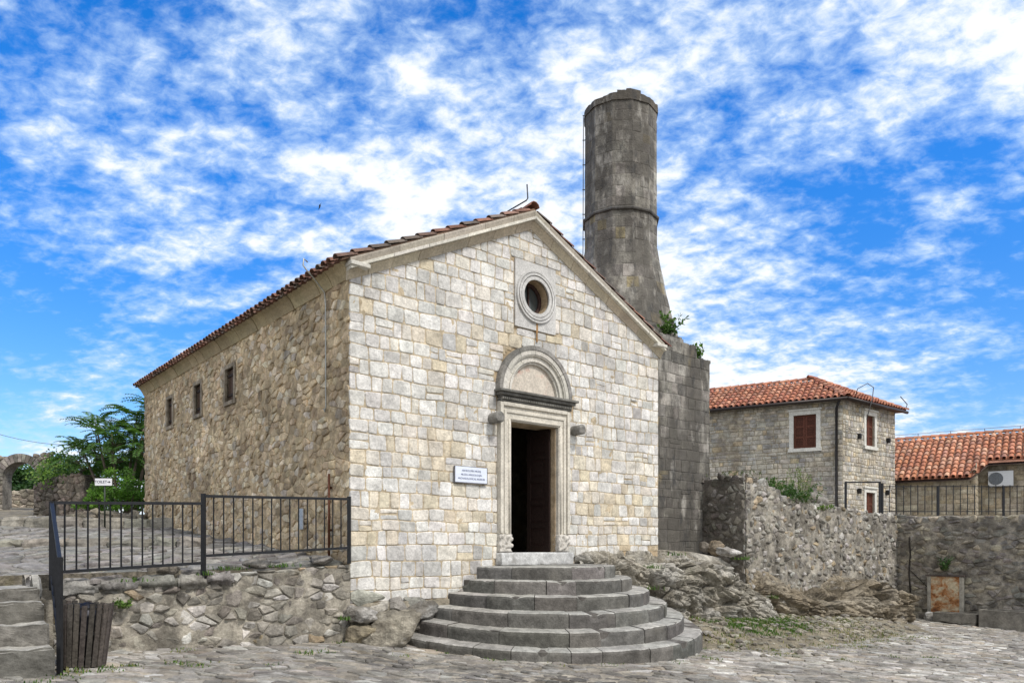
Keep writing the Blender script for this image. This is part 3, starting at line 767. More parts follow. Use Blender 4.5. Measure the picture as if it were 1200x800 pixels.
# ------------------------------------------------------------------ round stairs
ST = thing('round_staircase', 'six semicircular grey stone steps in front of the church door', 'stairs', LW(4., 0, 0), ANG)
NST = 6; top = 1.40; rise = .249
def stilt(i, x, y): return (i/(NST-1))**1.2*(.20+.02*x+.072*y)      # the worn lower steps fall away outwards
def stair_step(i):
    r = lerp(1.49, 3.1, i/(NST-1)); z1 = top-rise*i; z0 = z1-rise-.35 if i < NST-1 else -.35
    rg = random.Random(40+i); mb = MB()
    cxs = 0.0; rin = max(.02, r-.62) if i else .02
    a = -PI+.0; total = PI; k = 0
    while a < 0-.001:
        w = rg.uniform(.5, 1.15)/r
        if -(a+w) < .3/r: w = -a
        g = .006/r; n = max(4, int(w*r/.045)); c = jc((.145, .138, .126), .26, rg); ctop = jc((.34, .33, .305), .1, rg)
        dr = rg.uniform(-.012, .012); dz = rg.uniform(-.008, .008); vs = []
        prof = [(r-.006, z0), (r-.004, z1-.15), (r-.001, z1-.08), (r-.002, z1-.05), (r-.014, z1-.016), (r-.045, z1), (rin, z1+.004)]
        m_ = len(prof)
        for q in range(n+1):
            t = lerp(a+g, a+w-g, q/n)
            chip = max(0, fn(t*r*3.1, i*5.7, 1.)-.18)*.12+.006*abs(fn(t*r*11, i*3.3, 4.))
            for p_i, (rr, zz) in enumerate(prof):
                jr = .011*fn(t*r*5, zz*7, i)+.005*fn(t*r*17, zz*17, i)+dr*(1 if p_i < m_-1 else 0)
                cz = (-chip if p_i in (3, 4, 5) else 0)
                rr2 = rr+jr-(chip if p_i in (2, 3, 4) else 0)
                vs.append((rr2*math.cos(t), rr2*math.sin(t), zz+cz+dz*(p_i > 0)+.008*fn(t*r*3, rr*3, 7)+stilt(i, rr2*math.cos(t), rr2*math.sin(t))))
        for q in range(n):
            for p_ in range(m_-1):
                f = (q*m_+p_, (q+1)*m_+p_, (q+1)*m_+p_+1, q*m_+p_+1)
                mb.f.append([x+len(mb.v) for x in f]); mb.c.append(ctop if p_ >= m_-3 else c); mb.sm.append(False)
        for q, rev in ((0, True), (n, False)):
            f = [q*m_+p_ for p_ in range(m_)]+[]; mb.f.append([x+len(mb.v) for x in (f if rev else f[::-1])]); mb.c.append(c); mb.sm.append(False)
        mb.v.extend(vs); a += w; k += 1
    # solid bed under the ring so joints read dark, not open
    n = 48; rr = r-.035; pts = [(rr*math.cos(-PI*q/n), rr*math.sin(-PI*q/n)) for q in range(n+1)]
    nb_ = len(mb.v); mb.prism(pts, 'z', z0+.02, z1-.018, (.12, .11, .10)); mb.v[nb_:] = [(p[0], p[1], p[2]+stilt(i, p[0], p[1])) for p in mb.v[nb_:]]
    o = mb.build('step', M_STEP, ST)
for i in range(NST): stair_step(i)
# paving slabs closing the landing
# ------------------------------------------------------------------ minaret
MN = thing('minaret', 'tall dark weathered stone minaret stump with broken top rising from a square pedestal', 'minaret', LW(9.22, 2.53, 0), ANG)
def min_col(u, v):
    r = R.random()
    c = (.225, .21, .185) if r < .6 else ((.16, .15, .135) if r < .78 else ((.33, .31, .275) if r < .95 else (.33, .275, .17)))
    return jc(c, .16)
PH = 1.625
mb = MB()
def ped_top(x): return 7.02 if x < .55 else (6.86 if x < 1.1 else 6.62)
for (x0, x1) in ((-PH, .55), (.55, 1.1), (1.1, PH)):
    mb.box(x0 + (.0 if x0 < 0 else 0), x1, -PH, PH, -.3, ped_top((x0+x1)/2)-.06, (.24, .23, .21))
for (o, u, nn, tpf) in (((0, -PH, 0), (1, 0, 0), (0, -1, 0), ped_top), ((-PH, 0, 0), (0, 1, 0), (-1, 0, 0), lambda x: 7.02), ((PH, 0, 0), (0, 1, 0), (1, 0, 0), lambda x: 6.62), ((0, PH, 0), (1, 0, 0), (0, 1, 0), ped_top)):
    m1, f1 = wallmap(o, u, nn)
    ashlar(mb, -PH-.02, PH+.02, .3, 7.05, m1, f1, min_col, hr=(.22, .31), wr=(.22, .5), joint=.010, h=.010, bev=.008, skip=lambda u_, v_, t_=tpf: v_ > t_(u_)-.08, q=.07)
for k in range(22):
    x = -PH+.15+k*.15; z = ped_top(x)
    mb.cbox(x-.08, x+.07, -PH+.02+R.uniform(0, .05), -PH+.3, z-.08, z+R.uniform(-.03, .05), .02, min_col(0, 0))
mb.build('pedestal', M_MIN, MN)
NS = 12
def poly_r(t, r, n):
    w = 2*PI/n; m_ = (t % w)-w/2; return r*math.cos(PI/n)/math.cos(m_)
ZB, ZF, ZT = 7.0, 9.5, 13.30
def shaft_r(z):
    if z > ZF: return .965-.003*(z-ZF)
    t = (ZF-z)/(ZF-ZB); return .965+.60*t**1.15
def shaft_pt(u, v, d):      # u = angle
    r = shaft_r(v); k = sm(v, ZB, ZF); 
    rr = lerp(poly_r(u+PI/8, r, 8), poly_r(u, r, NS), k)+d
    return Vector((rr*math.cos(u), rr*math.sin(u), v))
def shaft(name, z0, z1, hr, skip=None, wm=.30):
    mb = MB(); n = 48; m_ = 10; vs = [shaft_pt(2*PI*i/n, lerp(z0, z1, j/m_), -.003) for j in range(m_+1) for i in range(n)]
    fs = [(j*n+i, j*n+(i+1) % n, (j+1)*n+(i+1) % n, (j+1)*n+i) for j in range(m_) for i in range(n)]+[[m_*n+i for i in range(n)]]
    mb.add(vs, fs, (.31, .29, .25))
    v = z0
    while v < z1-.05:
        h_ = min(R.uniform(*hr), z1-v); 
        if z1-(v+h_) < .1: h_ = z1-v
        r = shaft_r(v); cnt = 24 if r < 1.2 else 24; off = (int(v*10) % 2)*.5
        for k in range(cnt):
            # two blocks per facet, joints staggered, never crossing an arris unless centred on it
            u0 = 2*PI*(k+off*.6+.2*R.uniform(-.5, .5)*0)/cnt; u1 = u0+2*PI/cnt; g = .005/r
            if skip and skip((u0+u1)/2, v+h_/2): continue
            um = [u0+g, (u0+u1)/2, u1-g]
            # insert arris
            w = 2*PI/NS; ar = math.ceil(u0/w)*w
            if u0+.02 < ar < u1-.02: um[1] = ar
            c = min_col(0, 0); d = R.uniform(-.004, .006); vs = []
            for vv, dd in ((v+.004, -.014), (v+.006, d-.004), (v+.016, d), (v+h_-.016, d), (v+h_-.006, d-.004), (v+h_-.004, -.014)):
                for uu in um: vs.append(shaft_pt(uu, vv, dd+R.uniform(-.002, .002)))
            fs = [(j*3+i, j*3+i+1, (j+1)*3+i+1, (j+1)*3+i) for j in range(5) for i in range(2)]
            fs += [(j*3, (j+1)*3, (j+1)*3, j*3)[:0] or (0, 3, 6, 9, 12, 15), (2, 5, 8, 11, 14, 17)]
            if v+h_ > ZT-.5:
                vs2 = [(p[0]*.8, p[1]*.8, p[2]) for p in vs[15:18]]; vs += [Vector(p) for p in vs2]; fs += [(15, 16, 19, 18), (16, 17, 20, 19)]
            mb.add(vs, fs, c)
        v += h_
    mb.build(name, M_MIN, MN)
shaft('flared_base', ZB, ZF, (.26, .34))
def top_skip(u, v):
    lim = ZT-.10-.22*max(0, fn(math.cos(u)*1.5, math.sin(u)*1.5, 5.)+.15)-.1*R.random()
    if -2.75 < (u-2*PI if u > PI else u) < -1.95: lim += .14
    return v > lim
shaft('shaft', ZF, ZT-.28, (.24, .31))
mb = MB()
t = .1
while t < 2*PI+.1:
    w = min(R.uniform(.22, .5), 2*PI+.1-t); zz = ZT-.28; n = 4; hh = .17+.05*fn(math.cos(t)*1.6, math.sin(t)*1.6, 3.)+(.07 if 3.5 < t < 4.1 else 0)+R.uniform(-.012, .012); vs = []; jx = R.uniform(-.012, .012)
    for q in range(n+1):
        tt = t+w*q/n; hq = hh+.03*fn(tt*7, 2.)+R.uniform(-.012, .012)
        for (rr, z_) in ((.62, zz-.02), (.985, zz-.02), (.985, zz+hq-.03), (.95, zz+hq), (.62, zz+hq-.05)):
            r_ = poly_r(tt, rr+jx+R.uniform(-.006, .006), NS); vs.append((r_*math.cos(tt), r_*math.sin(tt), z_))
    mb.add(vs, [(q*5+i, (q+1)*5+i, (q+1)*5+(i+1) % 5, q*5+(i+1) % 5) for q in range(n) for i in range(5)]+[(0, 1, 2, 3, 4), tuple(n*5+i for i in (4, 3, 2, 1, 0))], jc((.12, .10, .075), .15)); t += w
mb.build('broken_rim', M_MIN, MN)
mb = MB(); zr = 10.27; n = 48; m_ = 8; vs = []
for i in range(n):
    t = 2*PI*i/n
    for j in range(m_):
        q = 2*PI*j/m_; rr = poly_r(t, shaft_r(zr)+.020+.042*math.cos(q), NS); vs.append((rr*math.cos(t), rr*math.sin(t), zr+.045*math.sin(q)))
mb.add(vs, [(i*m_+j, ((i+1) % n)*m_+j, ((i+1) % n)*m_+(j+1) % m_, i*m_+(j+1) % m_) for i in range(n) for j in range(m_)], (.15, .145, .14)); mb.build('ring_moulding', M_MIN, MN)
# conductor down the left silhouette of the shaft
mb = MB(); tl = rad(172-40+0); pth = []
for k in range(22):
    z = lerp(13.2, 8.6, k/21); p = shaft_pt(tl+2*PI, z, .05); pth.append(p)
    if k % 3 == 0: mb.tube([shaft_pt(tl, z, .0), p+(p-Vector((0, 0, p.z))).normalized()*.02], .012, 6, (.08, .08, .08))
mb.tube(pth, .011, 6, (.10, .10, .10)); o = mb.build('conductor_wire', M_METAL, MN)

# ------------------------------------------------------------------ church metalwork (separate things)
mb = MB(); zt = roofz(AX)+.15
mb.tube([(AX-.25, .9, zt-.09), (AX-.2, .3, zt-.03), (AX-.09, -.0, zt+.06), (AX-.07, -.02, zt+.10), (AX-.09, -.02, zt+.36)], .013, 6, (.05, .055, .06))
mb.tube([(AX-.25, .9, zt-.09), (AX-1.4, .6, zt-.62)], .012, 6, (.05, .055, .06))
o = mb.build('lightning_rod', M_METAL, None, OO, ANG); tag(o, 'thin bent lightning rod standing on the church gable peak', 'lightning rod')
mb = MB(); b_ = .78
mb.tube([(-.37, b_, 6.42), (-.44, b_, 6.46), (-.45, b_, 6.35), (-.40, b_-.02, 6.28), (-.28, b_-.02, 6.18), (-.08, b_-.02, 5.98), (-.06, b_-.02, 5.8), (-.055, b_-.02, 4.08), (-.055, b_+.02, 4.0), (-.055, b_+.06, 4.06)], .012, 6, (.42, .42, .38))
o = mb.build('conductor_cable', M_METAL, None, OO, ANG); tag(o, 'pale thin cable hanging down the side wall near the church corner', 'cable')
mb = MB(); mb.tube([(-.07, .62, 1.5), (-.07, .62, 2.95)], .022, 8, (.14, .06, .035)); mb.box(-.05, -.02, .6, .64, 2.0, 2.04, (.1, .05, .03)); mb.box(-.05, -.02, .6, .64, 2.7, 2.74, (.1, .05, .03))
o = mb.build('rusty_pipe', M_METAL, None, OO, ANG); tag(o, 'short rusty brown pipe at the foot of the church side wall', 'pipe')
mb = MB(); mb.cbox(-.055, -.03, 1.66, 1.84, 2.05, 2.42, .008, (.45, .45, .45)); o = mb.build('junction_box', M_METAL, None, OO, ANG); tag(o, 'small grey metal box low on the side wall behind the railing', 'box')

# ------------------------------------------------------------------ retaining wall of the terrace
mb = MB()
n = 16
for k in range(n):
    a0 = lerp(-4.42, -.031, k/n); a1 = lerp(-4.42, -.031, (k+1)/n); mb.prism([(a0, -.3), (a1, -.3), (a1, tz(a1, 0)-.035), (a0, tz(a0, 0)-.035)], 'y', .0, .4, (.30, .27, .22))
mp5, fl5 = wallmap((0, 0, 0), (1, 0, 0), (0, -1, 0))
def ret_col(u, v):
    r = R.random(); c = (.34, .315, .27) if r < .5 else ((.47, .45, .41) if r < .72 else ((.21, .19, .165) if r < .95 else (.34, .27, .18)))
    return jc(c, .2)
rubble(mb, -4.1, -.02, -.1, 1.62, mp5, fl5, ret_col, cu=.19, cv=.125, joint=.014, h=.030, bev=.024, tilt=.7, jit=.5, hv=.8, q=.08, planes=lambda p: [(-.05, 1, 1.29+.05*0+.175+.02*fn(p[0]*3, 1.))] if p[0] > -1.9 else [(-.05, 1, 1.27+.08)])
mortar(mb, -4.42, -.02, -.1, 1.5, mp5, fl5, .020, .026, (.34, .31, .255), .045, lambda u, v: v < (tz(u, 0)-.07+(.06 if u > -1.9 else -.08)))
# large cap stones on the left half
x = -4.1
while x < -2.0:
    w = R.uniform(.34, .58); z = tz(x, 0); rough_block(mb, x+.0, x+w-.0, -.09+R.uniform(-.03, .03), .3, z-.17+R.uniform(-.03, .03), z+.03+R.uniform(-.02, .02), jc((.30, .285, .26), .2), .045, 7, .05, 7.); x += w
mp6, fl6 = wallmap((-4.42, 0, 0), (0, 1, 0), (1, 0, 0))
rubble(mb, -.98, -.05, -.1, 1.22, mp6, fl6, ret_col, cu=.32, cv=.22, joint=.03, h=.05, bev=.05)
o = mb.build('retaining_wall', M_RUB, None, OO, ANG); tag(o, 'low rough rubble retaining wall below the black railing left of the church', 'wall')
# loose stones on the terrace edge
k = 0
def rock(name, loc, size, rotz, seed, col, label, cat='rock', group=None, sub=4, strata=0., sdir=(0.35, 0, 1), mat=None, planes=12, rough=.06, tiltx=0., bm_only=False):
    rg = random.Random(seed); bm = bmesh.new(); bmesh.ops.create_icosphere(bm, subdivisions=sub, radius=1)
    P = []
    for _ in range(planes):
        v = Vector((rg.gauss(0, 1), rg.gauss(0, 1), rg.gauss(0, 1))).normalized(); P.append((v, rg.uniform(.62, .95)))
    sdv = Vector(sdir).normalized(); sv = Vector((seed*1.7, seed*.3, 0))
    M = Matrix.Rotation(rotz, 3, 'Z') @ Matrix.Rotation(tiltx, 3, 'Y')
    for v in bm.verts:
        d = v.co.normalized(); r = 1.15
        for (nrm, dd) in P:
            q = d.dot(nrm)
            if q > .05: r = min(r, dd/q)
        p = Vector((d.x*r*size[0], d.y*r*size[1], d.z*r*size[2]))
        s_ = min(size)
        q = p/s_
        n_ = noise.fractal(q*1.5+sv, .8, 2.1, 5)*rough*s_*2.2+noise.noise(p*9+sv)*.02
        cr = abs(noise.noise(q*1.1+sv*2)); n_ -= max(0, .1-cr)*1.4*s_*rough*8
        if strata:
            t = p.dot(sdv)/strata+noise.noise(p*1.4+sv)*1.3; f = t-math.floor(t)
            n_ += (abs(f-.5)*2)**.5*strata*.34-strata*.2
        p += d*n_
        v.co = M @ p
    mb = MB(); mb.bm(bm, col, True); bm.free()
    o = mb.build(name, mat or M_ROCK, None, loc)
    tag(o, label, cat, group); return o
rock('loose_stone', LW(-1.45, .16, 1.50), (.20, .14, .075), ANG, 3, (.46, .44, .41), 'flat white stone lying under the right railing panel', 'stone', sub=3)
rock('loose_stone', LW(-.42, .14, 1.55), (.24, .14, .08), ANG, 5, (.44, .42, .40), 'pale stone lying beside the church corner under the railing', 'stone', sub=3)
rock('loose_stone', LW(-2.75, .2, 1.42), (.22, .14, .10), ANG, 8, (.22, .20, .17), 'dark squared stone at the foot of the middle railing post', 'stone', sub=3)

# left stairs up to the terrace
SS = thing('stone_steps', 'four rough grey stone steps climbing to the terrace at the left edge', 'steps', OO, ANG)
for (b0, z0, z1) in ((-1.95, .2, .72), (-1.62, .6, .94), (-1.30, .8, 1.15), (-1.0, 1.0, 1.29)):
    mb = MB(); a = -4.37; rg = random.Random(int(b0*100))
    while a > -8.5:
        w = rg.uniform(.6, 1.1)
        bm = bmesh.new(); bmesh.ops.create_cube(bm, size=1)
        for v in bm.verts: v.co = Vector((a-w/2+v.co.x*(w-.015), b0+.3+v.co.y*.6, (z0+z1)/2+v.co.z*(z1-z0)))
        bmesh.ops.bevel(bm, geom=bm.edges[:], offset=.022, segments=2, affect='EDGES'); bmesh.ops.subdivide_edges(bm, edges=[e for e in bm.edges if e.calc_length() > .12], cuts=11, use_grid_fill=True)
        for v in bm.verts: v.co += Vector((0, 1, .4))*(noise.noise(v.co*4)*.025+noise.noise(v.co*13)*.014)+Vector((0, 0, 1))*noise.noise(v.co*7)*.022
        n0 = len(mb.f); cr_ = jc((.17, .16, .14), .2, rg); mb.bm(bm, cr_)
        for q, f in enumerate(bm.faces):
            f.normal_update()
            if f.normal.z > .75: mb.c[n0+q] = (.34, .325, .29)       # upward faces pale, all other faces keep the dark tint
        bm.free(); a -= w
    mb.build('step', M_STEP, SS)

# ------------------------------------------------------------------ railings
IC = (.018, .019, .022)
def square_bar(mb, p, q, w):
    p, q = Vector(p), Vector(q); t = (q-p).normalized(); a = Vector((0, 0, 1)) if abs(t.z) < .9 else Vector((0, 1, 0))
    x = t.cross(a).normalized()*w/2; y = t.cross(x).normalized()*w/2
    vs = [b+x*i+y*j for b in (p, q) for (i, j) in ((-1, -1), (1, -1), (1, 1), (-1, 1))]
    mb.add(vs, [(0, 1, 2, 3), (7, 6, 5, 4), (0, 4, 5, 1), (1, 5, 6, 2), (2, 6, 7, 3), (3, 7, 4, 0)], IC)
def railing(label, p0, p1, hb, ht, n, posts, pw=.055, bw=.016, tw=.038, group=None, post_len=(0, 0), name='iron_railing', loc=None, bars_over=(0, 0), balu='baluster'):
    """p0,p1 world points on the ground line; hb/ht heights (start,end) of the bottom/top rail above those points"""
    p0, p1 = Vector(p0), Vector(p1)
    t = thing(name, label, 'railing', p0, 0, group); d = p1-p0
    up = Vector((0, 0, 1))
    mb = MB(); square_bar(mb, up*ht[0], d+up*ht[1], tw); mb.build('top_rail', M_IRON, t)
    mb = MB(); square_bar(mb, up*hb[0], d+up*hb[1], tw); mb.build('bottom_rail', M_IRON, t)
    for (s, lo, hi) in posts:
        mb = MB(); square_bar(mb, d*s+up*lo, d*s+up*hi, pw)
        mb.build('post', M_IRON, t)
    for k in range(n):
        s = (k+1)/(n+1); mb = MB(); square_bar(mb, d*s+up*(lerp(hb[0], hb[1], s)+tw/2-bars_over[0]), d*s+up*(lerp(ht[0], ht[1], s)-tw/2+bars_over[1]), bw)
        mb.build(balu, M_IRON, t)
    return t
g_ = None
pa = LW(-2.29, -.02, 0); pb = LW(-.07, -.08, 0); pc = LW(-4.12, -.10, 0)
def atz(p, z): return Vector((p.x, p.y, z))
railing('higher black iron railing panel beside the church corner', atz(pa, 1.30), atz(pb, 1.50), (.32, .23), (1.155, 1.0), 15, [(0, -.05, 1.19), (1, -.02, 1.04)])
railing('long black iron railing panel at the terrace edge, left of the taller one', atz(pc, 1.27), atz(pa+(pc-pa)*.012, 1.30), (.16, .22), (1.02, 1.05), 13, [(0, -.04, 1.04)])
pd = LW(-4.16, -.30, 0); pe = LW(-4.32, -1.84, 0)
railing('black iron stair railing sloping down beside the left stone steps', atz(pd, 1.27), atz(pe, .40), (.12, .30), (1.0, 1.22), 5, [(0, -.05, 1.02), (1, -.1, 1.24)], bw=.013, pw=.045)

# ------------------------------------------------------------------ litter bin
bx, by = -4.88, 8.55
BN = thing('litter_bin', 'leaning wooden slatted litter bin standing at the foot of the steps', 'litter bin', (bx, by, gz(bx, by)+.03), 0)
tl_ = Matrix.Rotation(rad(4), 4, 'Y')
mb = MB(); ns = 22
for k in range(ns):
    t = 2*PI*k/ns; c, s_ = math.cos(t), math.sin(t); w = .026; hh = .70+R.uniform(-.02, .02)
    col = jc((.075, .064, .056), .3)
    vs = []
    for z, r in ((0, .215), (hh, .255)):
        for (dr, dw) in ((0, -w), (0, w), (.018, w), (.018, -w)):
            vs.append(tl_ @ Vector(((r+dr)*c-dw*s_, (r+dr)*s_+dw*c, z)))
    mb.add(vs, [(0, 1, 2, 3)[::-1], (4, 5, 6, 7), (0, 1, 5, 4), (1, 2, 6, 5), (2, 3, 7, 6), (3, 0, 4, 7)], col)
mb.build('slats', M_WOOD, BN)
for (z, r) in ((.08, .213), (.36, .23), (.64, .246)):
    mb = MB(); m_ = 32; vs = []
    for k in range(m_):
        t = 2*PI*k/m_
        for (rr, zz) in ((r, z), (r, z+.03), (r-.012, z+.03), (r-.012, z)): vs.append(tl_ @ Vector((rr*math.cos(t), rr*math.sin(t), zz)))
    mb.add(vs, [(k*4+i, ((k+1) % m_)*4+i, ((k+1) % m_)*4+(i+1) % 4, k*4+(i+1) % 4) for k in range(m_) for i in range(4)], (.03, .03, .03)); mb.build('hoop', M_IRON, BN)
bm = bmesh.new(); bmesh.ops.create_uvsphere(bm, u_segments=24, v_segments=14, radius=1)
for v in bm.verts:
    p = v.co.copy(); v.co = tl_ @ Vector((p.x*.2+.02*noise.noise(p*4), p.y*.2+.02*noise.noise(p*4+Vector((5, 0, 0))), .36+p.z*.35+.03*noise.noise(p*5)))
mb = MB(); mb.bm(bm, (.02, .02, .025), True); bm.free(); mb.build('bin_bag', M_METAL, BN)

# ------------------------------------------------------------------ toilet sign
SGx, SGy = -10.35, 19.05; SGz = tz(*WL(SGx, SGy))
SG = thing('direction_sign', 'small white sign with TOILET and a right arrow on a thin post by the bushes', 'sign', (SGx, SGy, SGz), 0)
zs = 1.75+75.5*SGy/881-SGz
mb = MB(); mb.tube([(.02, 0.02, 0), (.02, .02, zs)], .022, 8, (.03, .04, .03)); mb.build('post', M_IRON, SG)
mb = MB(); mb.cbox(-.215, .215, -.012, .01, zs-.09, zs+.09, .004, (.80, .80, .84)); mb.build('board', M_WHITE, SG)
text_mesh('lettering', 'TOILET', .095, M_INK, SG, Matrix.Translation((-.06, -.014, zs)) @ RX, (.05, .05, .08), .001)
mb = MB(); mb.prism([(.10, zs-.006), (.14, zs-.006), (.14, zs-.03), (.185, zs), (.14, zs+.03), (.14, zs+.006), (.10, zs+.006)], 'y', -.016, -.013, (.03, .03, .05)); mb.build('arrow', M_INK, SG)

# ------------------------------------------------------------------ foliage
def leaf(mb, p, d, up, ln, w, col):
    s_ = d.cross(up)
    if s_.length < 1e-4: s_ = Vector((1, 0, 0))
    s_ = s_.normalized()*w/2; f = up.normalized()*w*.18
    mb.add([p, p+d*ln*.45+s_+f, p+d*ln, p+d*ln*.45-s_+f], [(0, 1, 2), (0, 2, 3)], col)
def rv(rg): return Vector((rg.gauss(0, 1), rg.gauss(0, 1), rg.gauss(0, 1))).normalized()
GR = [(.06, .13, .022), (.08, .17, .028), (.05, .11, .022), (.11, .20, .035), (.13, .22, .04)]
def clumps(mb, centers, nper, ln, w, rg, cols=GR, flat=.3):
    """leaf clumps: leaves on the shell and inside small irregular blobs"""
    for (c, r) in centers:
        c = Vector(c); base = rg.choice(cols)
        for _ in range(int(nper*r*r*8)):
            d = rv(rg); q = r*(rg.random()**.4); p = c+Vector((d.x*q, d.y*q, d.z*q*.8))
            o = (d+Vector((0, 0, flat))+rv(rg)*.6).normalized()
            dr = (rv(rg)+Vector((0, 0, -.25))+d*.5).normalized()
            leaf(mb, p, dr, o, ln*rg.uniform(.6, 1.3), w*rg.uniform(.6, 1.3), jc(base, .3, rg))
def bush(name, loc, size, seed, label, cat='bush', nper=80, ln=.075, w=.042, cols=GR, group=None, trunk=True, nb=26):
    rg = random.Random(seed); t = thing(name, label, cat, loc, 0, group)
    cs = []
    for _ in range(nb):
        d = rv(rg); q = rg.random()**.5
        cs.append((Vector((d.x*q*size[0], d.y*q*size[1], size[2]+d.z*q*size[2]*.85)), rg.uniform(.16, .34)*min(size)*1.1))
    mb = MB(); clumps(mb, cs, 2.6*nper/(min(size)**2), ln, w, rg, cols); mb.build('foliage', M_LEAF, t)
    if trunk:
        mb = MB()
        for (c, r) in cs[:10]: mb.tube([(0, 0, -.1), (c.x*.4, c.y*.4, c.z*.5), c], .03, 5, (.12, .09, .06), .008)
        mb.build('stems', M_BARK, t)
    return t
def frond(mb, p, d, ln, rg, col, leaf_l=.16, pairs=11):
    side = d.cross(Vector((0, 0, 1))).normalized(); pts = []; q = p.copy(); dd = d.copy()
    for k in range(pairs+1):
        pts.append(q.copy()); q += dd*ln/pairs; dd = (dd+Vector((0, 0, -.11))).normalized()
    mb.tube(pts, .008, 4, (.09, .13, .03), .003, cap=False)
    for k in range(1, pairs+1):
        s = k/pairs; l = leaf_l*(1-.45*s)*(.75+.5*min(1, s*3))
        t = (pts[k]-pts[k-1]).normalized(); upv = side.cross(t)
        for sg in (-1, 1):
            dr = (side*sg+t*.45+Vector((0, 0, -.15+rg.uniform(-.15, .1)))).normalized()
            leaf(mb, pts[k], dr, upv, l*1.15, l*.46, jc(col, .22, rg))
    leaf(mb, pts[-1], dd, side.cross(dd), leaf_l*.6, leaf_l*.25, col)
def sumac(loc, seed, trunks, label):
    rg = random.Random(seed); t = thing('sumac_tree', label, 'tree', loc)
    mt = MB(); mf = MB()
    for (tx, ty, hgt, r, nf) in trunks:
        top_ = Vector((tx, ty, hgt)); mt.tube([(tx*.3, ty*.3, -.2), (tx*.6, ty*.6, hgt*.5), top_], .07, 7, (.17, .14, .11), .02)
        nf = int(nf*1.5)
        for k in range(nf):
            a = 2*PI*k/nf*2.4+rg.uniform(-.3, .3); lv_ = k/nf
            p = top_+Vector((0, 0, -lv_*hgt*.42)); el = lerp(.95, .1, lv_)+rg.uniform(-.15, .15)
            d = Vector((math.cos(a)*math.cos(el), math.sin(a)*math.cos(el), math.sin(el)))
            p0 = p.copy(); p1 = p+d*rg.uniform(.1, .35)*(1+lv_)
            if lv_ > .3: mt.tube([p0, p1], .014, 4, (.15, .13, .09), .008, cap=False)
            frond(mf, p1, d, r*rg.uniform(.8, 1.15), rg, jc(rg.choice([(.07, .15, .03), (.05, .115, .025), (.10, .19, .04)]), .1, rg))
    mt.build('trunk', M_BARK, t); mf.build('crown', M_LEAF, t)
def at(px, y_px, Y): return Vector(((px-600)/881*Y, Y, 1.75+(640-y_px)/881*Y))     # sight line to a point at depth Y
def gt(px, Y):
    x = (px-600)/881*Y; return Vector((x, Y, tz(*WL(x, Y))))
g0 = gt(140, 25)
sumac(g0, 4, [(-.9, .2, 3.15, .8, 30), (.35, .5, 3.6, .95, 36), (-.1, -.3, 2.8, .9, 34), (1.0, .8, 3.9, .9, 36), (-1.5, .3, 2.5, .6, 20), (.9, -.2, 2.9, .8, 30), (.1, .9, 3.1, .8, 26)], 'feathery leaved sumac tree rising beside the back corner of the church')
bush('shrub', gt(150, 23.5), (1.05, .7, .85), 21, 'bright green rounded shrub directly behind the toilet sign', nper=95, nb=40, cols=[(.13, .27, .03), (.16, .32, .04), (.09, .20, .025), (.06, .13, .02)])
bush('shrub', gt(108, 23.0), (.5, .4, .55), 22, 'small light green shrub left of the toilet sign', nper=90, cols=[(.15, .28, .04), (.10, .21, .03)])
bush('shrub', gt(112, 27.5), (1.8, .8, 1.5), 23, 'dense dark green bush under the sumac tree', nper=80, nb=46, ln=.12, w=.06, cols=[(.04, .095, .018), (.06, .13, .025), (.08, .16, .03)])
bush('shrub', gt(160, 27.5), (1.5, .9, 1.5), 24, 'tall dark bush against the church back corner', nper=80, nb=46, ln=.12, w=.06, cols=[(.03, .07, .015), (.045, .10, .02)])

bush('shrub', gt(92, 26.8), (1.0, .6, 1.0), 27, 'light green climber covered bush left of the sumac, above the ruined wall', nper=80, nb=40, cols=[(.10, .20, .035), (.07, .15, .03), (.15, .26, .05)])
# ------------------------------------------------------------------ arch and ruined walls on the left
AY = 30.
def X_(px, Y): return (px-600)/881*Y
def Z_(y, Y): return 1.75+(640-y)/881*Y
ax0, ax1 = X_(-60, AY), X_(63, AY); o0, o1 = X_(3, AY), X_(45, AY); zb_ = Z_(604, AY); zt_ = Z_(534, AY); oc_ = (o0+o1)/2; orr = (o1-o0)/2; spring = Z_(541, AY)-orr
mb = MB(); cc = (.22, .20, .17)
mb.box(ax0, o0, 0, .55, zb_-.5, zt_-.02, cc); mb.box(o1, ax1, 0, .55, zb_-.5, zt_-.02, cc)
pts = [(o1, spring)]+[(oc_+orr*math.cos(PI*k/20), spring+orr*math.sin(PI*k/20)) for k in range(1, 20)]+[(o0, spring)]
for k in range(20):
    t0 = PI*k/20; t1 = PI*(k+1)/20
    q0 = (oc_+orr*math.cos(t0), spring+orr*math.sin(t0)); q1 = (oc_+orr*math.cos(t1), spring+orr*math.sin(t1))
    mb.prism([q1, q0, (q0[0], zt_-.02), (q1[0], zt_-.02)], 'y', 0, .55, cc)
m1, f1 = wallmap((0, 0, 0), (1, 0, 0), (0, -1, 0))
rubble(mb, ax0, ax1, zb_-.2, zt_+.02, m1, f1, lambda u, v: jc((.30, .27, .22), .3), cu=.26, cv=.16, h=.04, holes=[(o0, o1, zb_-1, spring)], circles=[(oc_, spring, orr+.34, spring)], skip=lambda u, v: math.hypot(u-oc_, v-spring) < orr+.3 and v > spring-.05)
for k in range(17):
    t0 = PI*k/17+.012; t1 = PI*(k+1)/17-.012; ring_seg(mb, oc_, spring, orr, orr+.33, -.06, .02, t0, t1, jc((.27, .25, .22), .3), 2)
o = mb.build('stone_archway', M_RUB, None, (0, AY, 0)); tag(o, 'old stone archway with dark voussoirs standing alone at the far left', 'archway')
